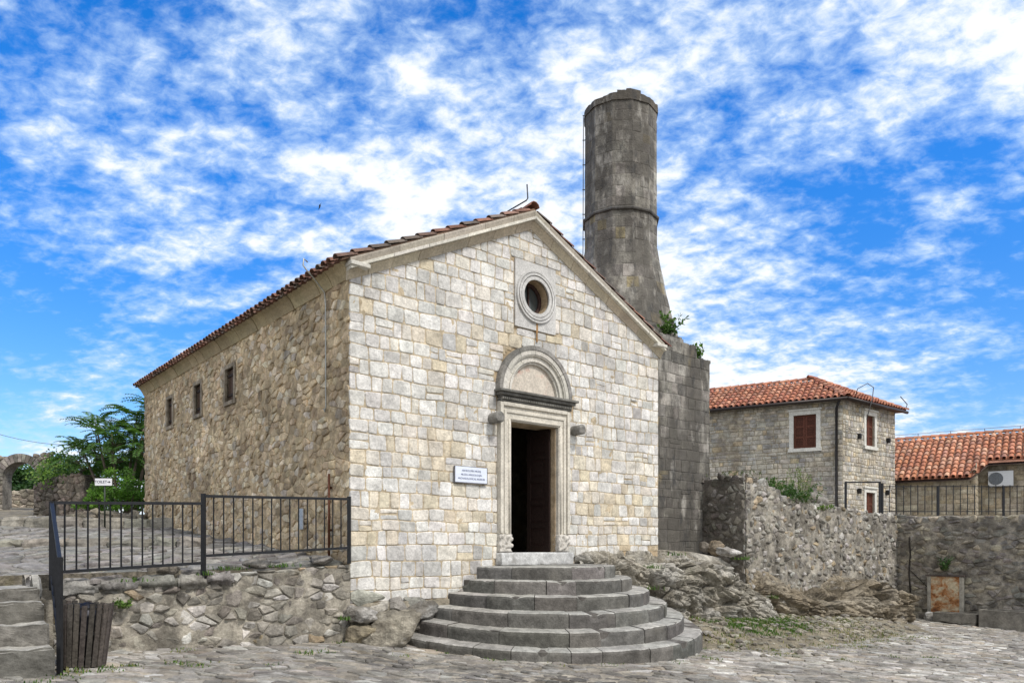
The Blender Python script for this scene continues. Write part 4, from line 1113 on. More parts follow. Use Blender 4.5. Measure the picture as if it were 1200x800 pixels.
def ruin_wall(name, p0, p1, base, topf, thick, label, colf, mat=M_RUB, cu=.24, cv=.16, h=.045, n=30, ends=True, cat='wall', joint=.02, tilt=.7, skipf=None, mort=None):
    """free standing rubble wall from p0 to p1 (world xy); its face looks to the right-hand side of p0->p1"""
    p0 = Vector((*p0, 0)); p1 = Vector((*p1, 0)); L_ = (p1-p0).length; ang = math.atan2(p1.y-p0.y, p1.x-p0.x)
    mb = MB()
    for k in range(n):
        a0 = L_*k/n; a1 = L_*(k+1)/n
        mb.prism([(a0, base(a0)-.6), (a1, base(a1)-.6), (a1, topf(a1)-.05), (a0, topf(a0)-.05)], 'y', 0, thick, (.27, .24, .19))
    m1, f1 = wallmap((0, 0, 0), (1, 0, 0), (0, -1, 0)); zt = max(topf(L_*k/40) for k in range(41)); zb = min(base(0), base(L_))-.2
    rubble(mb, 0, L_, zb, zt+.1, m1, f1, colf, cu=cu, cv=cv, joint=joint, h=h, bev=.04, tilt=tilt, jit=.48, skip=lambda u, v: v > topf(max(0, min(L_, u)))+.03 or (skipf and skipf(u, v)), hv=.8, q=.1)
    if mort: mortar(mb, 0, L_, zb, zt+.1, m1, f1, h*.75, h*.6, mort, .055, lambda u, v: v < topf(max(0, min(L_, u)))-.04)
    for (ex, nn) in ((0, -1), (L_, 1)):
        m1, f1 = wallmap((ex, 0, 0), (0, 1, 0), (nn, 0, 0)); zz = topf(ex)
        rubble(mb, 0, thick, zb, zz, m1, f1, colf, cu=cu, cv=cv, joint=joint, h=h*.8, bev=.04, skip=lambda u, v: v > zz)
    # rough cap stones
    x = 0
    while x < L_:
        w = R.uniform(.14, .34); y = 0
        while y < thick-.04:
            d = min(R.uniform(.14, .28), thick-y)
            z = topf(min(L_, x+w/2)); mb.cbox(x+.008, min(L_, x+w)-.008, y-.02+R.uniform(-.02, .01), y+d-.008, z-.16, z+R.uniform(-.03, .045), .035, colf(x, z)); y += d
        x += w
    o = mb.build(name, mat, None, tuple(p0), ang); tag(o, label, cat); return o, L_
ruin_wall('ruined_wall', (X_(40, 26.4), 26.4), (X_(100, 25.4), 25.4), lambda u: 2.7, lambda u: lerp(Z_(566, 26.4), Z_(556, 25.4), sm(u, 0, 1.4)), .5, 'dark ivy topped ruined wall beside the far archway', lambda u, v: jc((.15, .13, .11), .3) if u < 1.3 else jc((.33, .27, .22), .3))
ruin_wall('low_wall', (X_(-40, 33), 33), (X_(75, 33), 33), lambda u: 3.0, lambda u: Z_(575, 33)+.03*fn(u*2, 1), .45, 'low pale stone wall seen through the far archway', lambda u, v: jc((.40, .35, .28), .25))
ruin_wall('low_wall', (X_(78, 21.5), 21.5), (X_(168, 20.9), 20.9), lambda u: 2.2, lambda u: Z_(603, 21.5)+.06*fn(u*2, 1)+.1*sm(u, .3, .6)-.12*sm(u, 1.1, 2.0), .4, 'low tumbled stone kerb wall in front of the shrubs', lambda u, v: jc((.26, .23, .18), .3), cu=.3)
# ivy
def ivy(loc, boxes, seed, label, cols):
    rg = random.Random(seed); mb = MB()
    for (c, s_, n) in boxes:
        for _ in range(n):
            p = Vector(c)+Vector((rg.gauss(0, s_[0]), rg.gauss(0, s_[1]), rg.gauss(0, s_[2])))
            leaf(mb, p, (rv(rg)+Vector((0, -.3, -.6))).normalized(), (rv(rg)*.6+Vector((0, -1, .4))).normalized(), rg.uniform(.07, .13), rg.uniform(.06, .11), jc(rg.choice(cols), .25, rg))
    o = mb.build('ivy', M_LEAF, None, loc); tag(o, label, 'ivy'); return o
ivy((0, 0, 0), [(at(56, 548, 29.8), (.25, .15, .18), 260), (at(60, 562, 28), (.35, .2, .15), 300), (at(54, 558, 26.3), (.22, .1, .14), 260), (at(75, 562, 26.1), (.35, .15, .12), 420), (at(90, 552, 25.9), (.35, .2, .15), 300), (at(70, 550, 27), (.3, .2, .3), 380)], 8, 'ivy spilling over the ruined wall next to the archway', [(.05, .11, .02), (.11, .2, .03), (.035, .08, .015), (.16, .24, .05)])
for i, (px, y_, Y, s_) in enumerate(((8, 556, 40, 1.5), (38, 560, 42, 1.4), (24, 552, 44, 1.6))):
    z0 = 2.9; bush('tree', (X_(px, Y), Y, z0), (s_*1.3, s_, Z_(y_-14, Y)/2-z0/2), 60+i, ['dark green tree behind the left side of the archway opening', 'dark green tree behind the right side of the archway opening', 'taller tree furthest back behind the archway opening'][i], 'tree', nper=95, ln=.2, w=.12, nb=44, cols=[(.035, .085, .02), (.05, .11, .025), (.03, .07, .02)])

# ------------------------------------------------------------------ right hand walls
def wall_col(u, v):
    r = R.random(); c = (.33, .31, .275) if r < .45 else ((.23, .215, .19) if r < .7 else ((.46, .44, .41) if r < .88 else (.36, .29, .2)))
    return jc(c, .2)
P0 = Vector((5.75, 18.55)); PR = Vector((12.27, 24.0))
d1 = (PR-P0).normalized(); LR = (PR-P0).length
def top1(u):
    pts = [(0, 3.47), (.6, 3.42), (1.3, 3.25), (1.9, 3.02), (3.0, 2.92), (4.2, 2.90), (6.0, 2.78), (LR, 2.72)]
    for (a, za), (b, zb) in zip(pts, pts[1:]):
        if u <= b: return lerp(za, zb, max(0, (u-a))/(b-a))+.05*fn(u*2.3, .7)
    return 2.72
ruin_wall('rubble_wall', tuple(P0), tuple(PR), lambda u: -.4, top1, .55, 'long grey rubble wall running right from the minaret pedestal, with broken top', wall_col, cu=.18, cv=.13, joint=.02, h=.04, n=44, mort=(.31, .285, .24))
# dark return wall toward the pedestal
pdk = LW(10.59, .90)
ruin_wall('rubble_wall', (pdk.x, pdk.y), (P0.x-.02*d1.x-.0, P0.y), lambda u: -.2, lambda u: 3.47+.06*fn(u*3, 2.), .5, 'short dark rubble wall end joining the minaret pedestal', lambda u, v: jc((.17, .155, .135), .35) if R.random() < .75 else jc((.33, .31, .28), .2), cu=.2, cv=.15, joint=.03, h=.045, mort=(.16, .145, .125))
# far right wall with railing behind
Q0 = PR+Vector((-.04, .1)); Q1 = Vector((16.6, 18.9))
ruin_wall('rubble_wall', tuple(Q0), tuple(Q1), lambda u: -.8, lambda u: 2.70-.03*u+.03*fn(u*2, 5.), .5, 'grey rubble wall at the far right behind the stone troughs', lambda u, v: jc((.25, .23, .20), .3) if R.random() < .8 else jc((.42, .37, .28), .2), cu=.25, cv=.14, joint=.02, h=.04, n=30, mort=(.30, .27, .22))
mb = MB(); pts = [LW(10.9, 1.3), Vector((P0.x+.2, P0.y+.5, 0)), Vector((PR.x+.1, PR.y+.4, 0)), Vector((17.0, 19.3, 0)), Vector((60, 20, 0)), Vector((60, 90, 0)), Vector((-4, 90, 0)), Vector((-4, 26, 0))]
pp = [(p.x, p.y) for p in pts]; mb.prism(pp, 'z', -.4, 2.62, (.30, .28, .24)); structure(mb.build('upper_terrace', M_EARTH))

# stone rubble heap seen over the wall crest
rock('boulder', (at(945, 583, 21.2).x, 21.2, 3.0), (.55, .4, .42), .3, 31, (.24, .225, .20), 'dark grey boulder on the wall crest right of the tall weeds', 'boulder', strata=.1)

# fence above the right wall
FY = 24.7
def fpt(px, z=2.6): return Vector((X_(px, FY), FY, z))
railing('long black iron fence above the far right rubble wall', fpt(1034), fpt(1300), (.30, .30), (1.12, 1.12), 31, [(0, 0, 1.22), (65/266, 0, 1.14), (142/266, 0, 1.14), (218/266, 0, 1.14)], pw=.055, bw=.02, tw=.026, name='iron_fence', bars_over=(.12, .06))
GT = thing('gate_frame', 'empty black iron gate frame in front of the small red door', 'gate', fpt(991))
w_ = fpt(1031).x-fpt(991).x
mb = MB(); square_bar(mb, (0, 0, 0), (0, 0, 1.24), .06); mb.build('post', M_IRON, GT)
mb = MB(); square_bar(mb, (w_, 0, 0), (w_, 0, 1.24), .06); mb.build('post', M_IRON, GT)
mb = MB(); square_bar(mb, (-.03, 0, 1.26), (w_+.03, 0, 1.26), .045); mb.build('top_bar', M_IRON, GT)
mb = MB(); square_bar(mb, (.08, .02, 0), (.08, .25, 0), .03); square_bar(mb, (.09, .25, .1), (.09, .25, 1.1), .03); mb.build('gate_leaf', M_IRON, GT)

# ------------------------------------------------------------------ house
HC = Vector((13.2, 30, 0)); hl = Vector((-.862, .507, 0)).normalized(); hr_ = Vector((.78, .625, 0)).normalized()
LL, LRT = 8.2, 4.5; HB, HT = 2.3, 7.62
HS = thing('stone_house', 'two storey stone house with red tiled hip roof behind the wall', 'house', (0, 0, 0))
def prism_xy(mb, pts, z0, z1, col): mb.prism([(p.x, p.y) for p in pts], 'z', z0, z1, col)
c0, c1, c2, c3 = HC, HC+hl*LL, HC+hl*LL+hr_*LRT, HC+hr_*LRT
mb = MB()
def hcol(u, v):
    r = R.random(); c = (.48, .45, .39) if r < .5 else ((.54, .49, .40) if r < .75 else ((.38, .365, .34) if r < .93 else (.54, .45, .31)))
    return jc(c, .13)
nl = -(Vector((-hl.y, hl.x, 0))) if Vector((-hl.y, hl.x, 0)).y > 0 else Vector((-hl.y, hl.x, 0))
nr = Vector((hr_.y, -hr_.x, 0))
# window openings in face coordinates (left face u from corner along hl; right face along hr_)
def uL(px):  # u on left face hit by sight line
    k = (px-600)/881; return (HC.x-k*HC.y)/(k*hl.y-hl.x)
def uR(px):
    k = (px-600)/881; return (HC.x-k*HC.y)/(k*hr_.y-hr_.x)
def zat(y, P): return 1.75+(640-y)/881*P.y
wl = (uL(956.5), uL(930)); Pm = HC+hl*sum(wl)/2; wlz = (zat(525, Pm), zat(486, Pm))
wr_ = (uR(1014), uR(1024)); Pm2 = HC+hr_*sum(wr_)/2; wrz = (zat(523, Pm2), zat(487, Pm2)); 
dr_ = (uR(1014.5), uR(1023)); drz = (2.62, zat(577, Pm2))
def wall_with(mb, O, u, nrm, L_, z0, z1, holes, col, th):
    # vertical strips between holes
    us = sorted({0, L_}|{h[0] for h in holes}|{h[1] for h in holes})
    for a, b in zip(us, us[1:]):
        hs = sorted([(h[2], h[3]) for h in holes if h[0] <= a+1e-5 and h[1] >= b-1e-5]); z = z0
        for (h0, h1) in hs+[(z1, z1)]:
            if h0 > z+1e-4:
                P = [O+u*a, O+u*b, O+u*b-nrm*th, O+u*a-nrm*th]; prism_xy(mb, P, z, h0, col)
            z = h1
wall_with(mb, c0, hl, nl, LL, HB, HT, [(wl[0], wl[1], *wlz)], (.40, .36, .28), .4)
wall_with(mb, c0+hr_*.0, hr_, nr, LRT, HB, HT-.01, [(wr_[0], wr_[1], *wrz), (wr_[0], wr_[1], drz[0]-.0, drz[1])], (.40, .36, .28), .4)
prism_xy(mb, [c1-hl*.4, c1, c2, c2-hl*.4], HB, HT-.02, (.4, .36, .28)); prism_xy(mb, [c2-hr_*.4, c2, c3, c3-hr_*.4], HB, HT-.03, (.4, .36, .28))
mb.build('wall_core', M_MORT, HS)
mb = MB()
m1, f1 = wallmap(c0, hl, nl); ashlar(mb, 0, LL, HB, HT-.02, m1, f1, hcol, hr=(.13, .22), wr=(.15, .4), joint=.022, h=.02, bev=.015, holes=[(wl[0]-.0, wl[1]+.0, wlz[0], wlz[1])])
m1, f1 = wallmap(c0, hr_, nr); ashlar(mb, 0, LRT, HB, HT-.02, m1, f1, lambda u, v: jc(tuple(x*1.08 for x in hcol(u, v)), .05), hr=(.13, .24), wr=(.12, .3), joint=.025, h=.02, bev=.02, holes=[(wr_[0], wr_[1], *wrz), (wr_[0], wr_[1], drz[0]-.4, drz[1])], wav=.02, q=.2)
mb.build('wall', M_SIDE, HS)
def obox(mb, O, u, nrm, u0, u1, d0, d1, z0, z1, col):
    P = [O+u*u0+nrm*d0, O+u*u1+nrm*d0, O+u*u1+nrm*d1, O+u*u0+nrm*d1]; prism_xy(mb, P, z0, z1, col)
def hwindow(O, u, nrm, u0, u1, z0, z1, name, sill=True):
    t = .17; mb = MB(); c = (.66, .65, .60)
    obox(mb, O, u, nrm, u0-t, u0-.001, -.12, .05, z0, z1, c); obox(mb, O, u, nrm, u1+.001, u1+t, -.12, .05, z0, z1, c)
    obox(mb, O, u, nrm, u0-t, u1+t, -.12, .055, z1+.001, z1+t, c); obox(mb, O, u, nrm, u0-t-.05, u1+t+.05, .0, .11, z1+t+.001, z1+t+.07, c)
    if sill: obox(mb, O, u, nrm, u0-t-.04, u1+t+.04, -.12, .1, z0-t+.03, z0-.001, c)
    w = mb.build(name, M_TRIM, HS)
    mb = MB(); c = (.12, .045, .03); m = (u0+u1)/2
    for (a, b) in ((u0, m-.006), (m+.006, u1)):
        obox(mb, O, u, nrm, a, b, -.11, -.085, z0, z1, tuple(x*.8 for x in c))
        fw = min(.08, (b-a)*.2)
        for (p, q) in ((a, a+fw), (b-fw, b)): obox(mb, O, u, nrm, p, q, -.084, -.06, z0, z1, c)
        k = 3 if z1-z0 < 2 else 4
        for i in range(k+1): zz = lerp(z0, z1-.08, i/k); obox(mb, O, u, nrm, a+fw, b-fw, -.084, -.062, zz, zz+.08, c)
        for i in range(14): zz = lerp(z0+.09, z1-.1, i/13); obox(mb, O, u, nrm, a+fw, b-fw, -.0845, -.075, zz, zz+.03, jc((.085, .034, .024), .2))
    mb.build('shutter', M_WOOD, w)
hwindow(c0, hl, nl, wl[0], wl[1], *wlz, 'window'); hwindow(c0, hr_, nr, wr_[0], wr_[1], *wrz, 'window'); hwindow(c0, hr_, nr, wr_[0], wr_[1], *drz, 'door', False)
# roof: hip
ov = .32; zE = HT-.02; inn = (nl*-1+nr*-1)
e0 = HC+nl*ov+nr*ov*1.15+hr_*0; 
# eave corners by offsetting the faces
def isect(p, u, q, v):
    d = u.x*v.y-u.y*v.x; w = q-p; t = (w.x*v.y-w.y*v.x)/d; return p+u*t
nb_ = -nl; nf = Vector((hl.y, -hl.x, 0)); nf = nf if nf.dot(hr_) > 0 else -nf
E0 = isect(HC+nl*ov, hl, HC+nr*ov, hr_); E3 = isect(HC+nr*ov, hr_, c3-nl*ov, hl); E1 = E0+hl*(LL+.6); E2 = E3+hl*(LL+.6)
mid = (E0+E3)/2; back = 2.5; RG0 = mid+hl*back; RG1 = (E1+E2)/2
zr_ = zE+1.30
def V3(p, z): return Vector((p.x, p.y, z))
mb = MB()
mb.add([V3(E0, zE+.02), V3(E1, zE+.02), V3(RG1, zr_), V3(RG0, zr_), V3(E3, zE+.02), V3(E2, zE+.02)], [(0, 3, 2, 1), (0, 4, 3), (4, 5, 2, 3)], (.2, .09, .06))
mb.add([V3(E0, zE), V3(E1, zE), V3(E2, zE), V3(E3, zE)], [(0, 1, 2, 3)], (.14, .1, .08)); mb.build('roof_deck', M_TILE, HS)
def new_tile(u, v): return jc(R.choice([(.42, .17, .10), (.47, .20, .12), (.36, .14, .09), (.50, .25, .16), (.33, .16, .11)]), .14)
def roof_plane(mb, O, u, apex, lu, inside, colf=new_tile, wt=.24, lt=.38):
    v = (apex-O); v -= u*v.dot(u); lv_ = v.length; tiled_roof(mb, O, u, v, lu, lv_, wt, lt, colf, inside); return lv_
mb = MB()
u_ = (E1-E0).normalized(); O_ = V3(E0, zE+.03); ap = V3(RG0, zr_+.03); k0 = (ap-O_).dot(u_); lvv = ((ap-O_)-u_*k0).length
roof_plane(mb, O_, u_, ap, (E1-E0).length, lambda u, v: u > k0*v/lvv+.02)
u2 = (E3-E0).normalized(); k2 = (ap-O_).dot(u2); lv2 = ((ap-O_)-u2*k2).length; l2 = (E3-E0).length
roof_plane(mb, O_, u2, ap, l2, lambda u, v: k2*v/lv2 < u < l2-(l2-k2)*v/lv2)
def ridge(mb, p, q, r=.11, colf=new_tile):
    d = (q-p).normalized(); L_ = (q-p).length; s_ = 0; U = d.cross(Vector((0, 0, 1))).normalized(); Nn = U.cross(d)
    while s_ < L_: tile(mb, p+d*s_+Vector((0, 0, .0)), U, d, Nn, r*1.25, .42, colf(0, 0)); s_ += .36
ridge(mb, V3(E0, zE+.06), V3(RG0, zr_+.05)); ridge(mb, V3(RG0, zr_+.05), V3(RG1, zr_+.05)); ridge(mb, V3(E3, zE+.06), V3(RG0, zr_+.05))
mb.build('roof', M_TILE, HS)
mb = MB(); gz_ = zE+.02
for (p, q) in ((E1, E0), (E0, E3)):
    mb.tube([V3(p, gz_-.03)+nl*.05, V3(q, gz_-.03)+nl*.05], .07, 8, (.03, .022, .02))
mb.build('gutter', M_IRON, HS)
mb = MB(); dp = HC+hl*.22+nl*.09; mb.tube([V3(E0+hl*.3, gz_-.05), V3(dp, gz_-.35), V3(dp, 2.9), V3(dp+nl*.2+hl*.3, 2.75)], .055, 8, (.022, .02, .02)); mb.build('downpipe', M_IRON, HS)
for (px, y_) in ((1005, 511), (1039, 516), (1005, 575), (1038, 577)):
    u = uR(px); P = HC+hr_*u; z = zat(y_, P); mb = MB(); obox(mb, HC, hr_, nr, u-.07, u+.07, .012, .13, z-.11, z+.10, (.02, .02, .022)); obox(mb, HC, hr_, nr, u-.04, u+.04, .13, .16, z-.08, z+.07, (.05, .05, .05)); mb.build('wall_lamp', M_IRON, HS)
mb = MB(); p = V3(HC+hr_*1.0, HT+.25); mb.tube([p, p+Vector((.1, 0, .3)), p+Vector((.5, 0, .52)), p+Vector((.75, 0, .35)), p+Vector((.7, 0, -.1)), p+Vector((.3, -.35, -1.0))], .018, 6, (.1, .1, .1)); mb.build('cable', M_IRON, HS)
mb = MB(); p = V3(E3, zE+.1); mb.tube([p+Vector((-.1, 0, 0)), p+Vector((0, 0, .25)), p+Vector((-.3, 0, .6))], .02, 6, (.1, .1, .1)); mb.build('antenna', M_IRON, HS)

# ------------------------------------------------------------------ annex house with orange tile roof
AN = thing('tiled_annex', 'low stone building with broad orange tile roof at the right edge', 'building')
P1 = Vector((16.7, 33, 0)); ud = Vector((.814, -.581, 0)).normalized(); ug = Vector((.581, .814, 0)).normalized()
zE2 = 4.62; pit = .56; U0 = P1-ud*2.2; LNU = 16.
uN = 2.2+2.95                                     # where the low eave ends
vN = 1.2; uN2 = uN+.55
mb = MB(); wc = (.40, .35, .27)
obj_w = []
def awall(a0, a1, b, z0, z1, th=.35):
    O = U0+ug*b; P = [O+ud*a0, O+ud*a1, O+ud*a1+ug*th, O+ud*a0+ug*th]; prism_xy(mb, P, z0, z1, wc)
awall(0, uN-.15, .4, 2.3, zE2+.15); awall(uN-.1, LNU, vN+.55, 2.3, zE2+vN*pit+.3)
O = U0; prism_xy(mb, [O+ud*(uN-.149)+ug*.4, O+ud*(uN+.15)+ug*.4, O+ud*(uN+.15)+ug*(vN+.549), O+ud*(uN-.149)+ug*(vN+.549)], 2.3, zE2+.3, wc)
mb.build('wall_core', M_MORT, AN)
mb = MB()
def acol(u, v): return jc(R.choice([(.44, .37, .26), (.38, .33, .25), (.46, .41, .32)]), .12)
m1, f1 = wallmap(U0+ug*.4, ud, -ug); ashlar(mb, 0, uN+.15, 2.4, zE2+.1, m1, f1, acol, hr=(.16, .28), wr=(.2, .5), joint=.02, h=.02)
m1, f1 = wallmap(U0+ug*(vN+.55), ud, -ug); ashlar(mb, uN+.15, LNU, 2.4, zE2+vN*pit+.25, m1, f1, acol, hr=(.16, .28), wr=(.2, .5), joint=.02, h=.02)
m1, f1 = wallmap(U0+ud*(uN+.15), ug, ud); ashlar(mb, .4, vN+.55, 2.4, zE2+.5, m1, f1, acol, joint=.02, h=.02)
mb.build('wall', M_SIDE, AN)
RV = 4.0
def ainside(u, v):
    h = v*math.cos(math.atan(pit))
    if u > uN and h < vN*min(1, (u-uN)/(uN2-uN)): return False
    return True
V_ = (ug+Vector((0, 0, pit))).normalized(); sl2 = RV/math.cos(math.atan(pit))
mb = MB()
def apt(u, h, dz=0): p = U0+ud*u+ug*h; return Vector((p.x, p.y, zE2+h*pit+dz))
mb.add([apt(0, 0), apt(uN, 0), apt(uN2, vN), apt(LNU, vN), apt(LNU, RV), apt(0, RV)], [list(range(6))], (.3, .15, .1))
mb.add([apt(0, 0, -.1), apt(uN, 0, -.1), apt(uN2, vN, -.1), apt(LNU, vN, -.1), apt(LNU, RV, -.1), apt(0, RV, -.1)], [list(range(6))[::-1]], (.1, .07, .06))
mb.add([apt(0, RV), apt(LNU, RV), apt(LNU, RV+RV, -2*RV*pit), apt(0, RV+RV, -2*RV*pit)], [(0, 1, 2, 3)], (.3, .15, .1))
mb.build('roof_deck', M_TILE, AN)
def or_tile(u, v): return jc(R.choice([(.52, .22, .12), (.55, .25, .15), (.46, .19, .11), (.57, .32, .21), (.38, .19, .13)]), .2)
mb = MB(); tiled_roof(mb, apt(0, 0, .03), ud, V_, LNU, sl2, .25, .40, or_tile, ainside)
ridge(mb, apt(0, RV, .04), apt(LNU, RV, .04), .12, or_tile); mb.build('roof', M_TILE, AN)
mb = MB(); mb.tube([apt(0, RV, .28), apt(LNU, RV, .28)], .012, 5, (.3, .3, .3))
for k in range(12): mb.tube([apt(k*1.35, RV, .1), apt(k*1.35, RV, .29)], .015, 5, (.2, .2, .2))
mb.build('conductor_rail', M_METAL, AN)
mb = MB(); obox(mb, U0+ug*(vN+.52), ud, -ug, uN+2.6, uN+3.4, 0, .03, 2.5, 3.5, (.05, .05, .055)); mb.build('dark_hatch', M_IRON, AN)
# air conditioner on the recessed wall
kx = (1173-600)/881; Ow = U0+ug*(vN+.52); uac = (Ow.x-kx*Ow.y)/(kx*ud.y-ud.x); Pac = Ow+ud*uac; zac = 1.75+(640-561)/881*Pac.y
AC = thing('air_conditioner', 'pale box air conditioner hung under the high eave of the annex', 'air conditioner', (Pac.x, Pac.y, zac), math.atan2(ud.y, ud.x))
mb = MB(); mb.cbox(-.45, .45, -.34, -.04, -.32, .32, .02, (.62, .64, .66)); mb.build('casing', M_WHITE, AC)
mb = MB()
for k in range(9): mb.tube([(-.17+.26*math.cos(t)*(k+1)/9, -.352, .0+.26*math.sin(t)*(k+1)/9) for t in [2*PI*j/20 for j in range(21)]], .006, 4, (.15, .16, .17), cap=False)
mb.prism([(-.17+.265*math.cos(2*PI*j/24), .265*math.sin(2*PI*j/24)) for j in range(24)], 'y', -.346, -.341, (.22, .24, .26)); mb.build('fan_grille', M_METAL, AC)
mb = MB(); mb.box(-.35, -.31, -.34, .0, -.37, -.325, (.3, .3, .3)); mb.box(.31, .35, -.34, .0, -.37, -.325, (.3, .3, .3)); mb.build('bracket', M_METAL, AC)

# ------------------------------------------------------------------ rocks and earth on the right
def bank_z(x, y):
    a, b = WL(x, y); g = gz(x, y)
    e = .42*sm(b, -3.7, -1.7)*sm(a, 5.6, 7.0)*(1-.3*sm(a, 10.0, 13))*(1-sm(a, 14, 17))
    return g-.06+e*1.0+.06*fr(x*1.1, y*1.1, 1.)*sm(b, -3.9, -3.0)+.03*fr(x*4, y*4, 2.)
mb = MB(); na, nb2 = 130, 60; vs = []
for j in range(nb2+1):
    for i in range(na+1):
        a = lerp(5.0, 17.5, i/na); b = lerp(-4.1, 1.1, j/nb2)
        p = LW(a, b); vs.append((p.x, p.y, bank_z(p.x, p.y)))
mb.add(vs, [(j*(na+1)+i, j*(na+1)+i+1, (j+1)*(na+1)+i+1, (j+1)*(na+1)+i) for j in range(nb2) for i in range(na)], (.27, .235, .17), True)
structure(mb.build('earth_bank', M_EARTH))
def outcrop(name, label, ctrl, col, seed, strata=.14, sdir=(.42, 0, 1), clefts=(), n=150, m=64, amp=1., oc=None):
    """ctrl: (base xy, back xy, z base, z crest, z back); one continuous craggy sheet closed against the wall behind it"""
    K = len(ctrl)-1; vs = []; sv = Vector((seed*3.1, seed, 0)); cs = []
    sdv = Vector(sdir).normalized()
    for i in range(n+1):
        u = i/n*K; k = min(K-1, int(u)); f = u-k; f = f*f*(3-2*f); A, B = ctrl[k], ctrl[k+1]
        ba = Vector((*mixc(A[0], B[0], f), 0)); bk = Vector((*mixc(A[1], B[1], f), 0)); z0, zc, z1 = (lerp(A[q], B[q], f) for q in (2, 3, 4))
        out = (ba-bk).normalized(); L_ = (ba-bk).length
        for j in range(m+1):
            t = j/m
            if t < .55: s_ = t/.55; h = .22*s_**1.5; z = lerp(z0-.25, zc, s_**.9); ff = 1.
            else: s_ = (t-.55)/.45; h = lerp(.22, 1, s_); z = lerp(zc, z1, s_**1.2); ff = .75*(1-s_**4)
            p = ba+(bk-ba)*h; p.z = z; q = p*1.0
            d = amp*(.20*noise.fractal(q*.9+sv, .9, 2.1, 4)+.08*noise.noise(q*3.7+sv)+.035*noise.noise(q*9+sv)+.018*noise.noise(q*21+sv))
            tt = p.dot(sdv)/strata+noise.noise(p*.9+sv)*1.6+.3*noise.noise(p*4+sv); fl_ = tt-math.floor(tt)
            d += amp*strata*(.42*min(1, fl_*5)*(1-fl_*.55)-.15)
            w3 = Vector((p.x*1.5+.25*p.z, p.y*1.5, p.z*2.6+p.x*.9))+noise.noise_vector(q*1.7+sv)*.25
            ds, pv = noise.voronoi(w3+sv); hsh = noise.cell(pv[0]*3.3+sv); d += .15*(hsh-.3)*amp
            d += amp*.10*((w3+sv-pv[0]).dot(Vector((math.sin(hsh*40), math.cos(hsh*40), .6))))
            gp = ds[1]-ds[0]; d -= amp*(.13 if hsh > .1 else .05)*max(0, 1-gp/.10)
            ds2, pv2 = noise.voronoi(w3*3.2+sv); d += .035*noise.cell(pv2[0]*5.)*amp-.03*max(0, 1-(ds2[1]-ds2[0])/.16)*amp
            cr = abs(noise.noise(q*1.15+sv*2)); d -= max(0, .07-cr)*2.6*amp
            for (cu_, cw, cd) in clefts:
                x_ = (i/n-cu_-.02*noise.noise(q*2)); d -= cd*math.exp(-(x_/cw)**2)
            if j == 0: d = 0
            dirn = (out*lerp(1, .35, max(0, (t-.5)*2))+Vector((0, 0, lerp(.15, .9, max(0, (t-.5)*2))))).normalized()
            vs.append(p+dirn*d*ff)
    mb = MB(); m1 = m+1
    for i in range(n):
        for j in range(m):
            c = col
            p = vs[i*m1+j]
            w_ = .5+.5*fn(p.x*1.3, p.y*1.3, p.z*2.2+seed)
            c = mixc(col, oc or tuple(x*1.35 for x in col), max(0, min(1, (w_-.42)*2.2)))
            mb.f.append([i*m1+j, (i+1)*m1+j, (i+1)*m1+j+1, i*m1+j+1]); mb.c.append(jc(c, .05)); mb.sm.append(False)
    mb.v = [tuple(p) for p in vs]
    o = mb.build(name, M_ROCK); tag(o, label, 'rock outcrop'); return o
def lw2(a, b): v = LW(a, b); return (v.x, v.y)
outcrop('rock_outcrop', 'layered limestone outcrop beside the round stairs, under the church corner and the minaret', [
    (lw2(4.9, -.30), lw2(5.0, .01), -.1, 1.45, 1.68), (lw2(5.6, -.62), lw2(5.7, .01), .0, 1.40, 1.68), (lw2(6.2, -1.0), lw2(6.4, .01), .1, 1.22, 1.68),
    (lw2(7.0, -1.25), lw2(7.2, .01), .25, 1.36, 1.68), (lw2(7.9, -1.4), lw2(7.9, .6), .3, 1.36, 1.66), (lw2(8.7, -1.55), lw2(8.8, .92), .25, 1.22, 1.68), (lw2(9.6, -1.65), lw2(9.8, .7), .2, .88, 1.62), (lw2(10.5, -1.35), lw2(10.58, .3), .15, .45, 1.45)],
    (.37, .34, .28), 5, .17, (.55, 0, 1), clefts=((.33, .012, .6), (.50, .011, .55), (.20, .009, .3), (.70, .008, .3)), amp=1.15, n=300, m=110, oc=(.52, .50, .455))
def wb(t, off): v = P0+d1*t+Vector((d1.y, -d1.x))*off; return (v.x, v.y)
outcrop('rock_outcrop', 'brown crumbling bedrock along the foot of the long rubble wall', [
    (wb(-.1, .35), wb(0, .0), .2, .75, 1.3), (wb(.9, .8), wb(.9, .0), .1, .55, 1.15), (wb(2.2, 1.1), wb(2.2, .0), .0, .22, .75), (wb(3.6, 1.35), wb(3.5, .0), -.15, .30, .62),
    (wb(4.6, 1.5), wb(4.4, .0), -.25, .78, .98), (wb(5.6, 1.4), wb(5.5, .0), -.3, .55, .78), (wb(6.6, 1.3), wb(6.5, .0), -.35, .40, .62), (wb(7.5, 1.0), wb(7.4, .0), -.4, .25, .5), (wb(8.3, .6), wb(8.4, .0), -.45, -.2, .1)],
    (.27, .225, .16), 9, .15, (.35, 0, 1), clefts=((.66, .009, .5), (.52, .009, .45), (.80, .007, .4), (.30, .006, .3)), amp=1.25, n=330, m=90, oc=(.35, .31, .245))
rock('rock', at(853, 647, 17.3), (.34, .22, .13), .1, 120, (.62, .60, .57), 'white loose rock on top of the outcrop by the dark wall', sub=4, group='rocks at the foot of the walls', tiltx=rad(10))
rock('rock', at(838, 643, 17.5), (.24, .2, .17), .1, 121, (.30, .24, .17), 'brown loose rock left of the white one on the outcrop', sub=4, group='rocks at the foot of the walls')
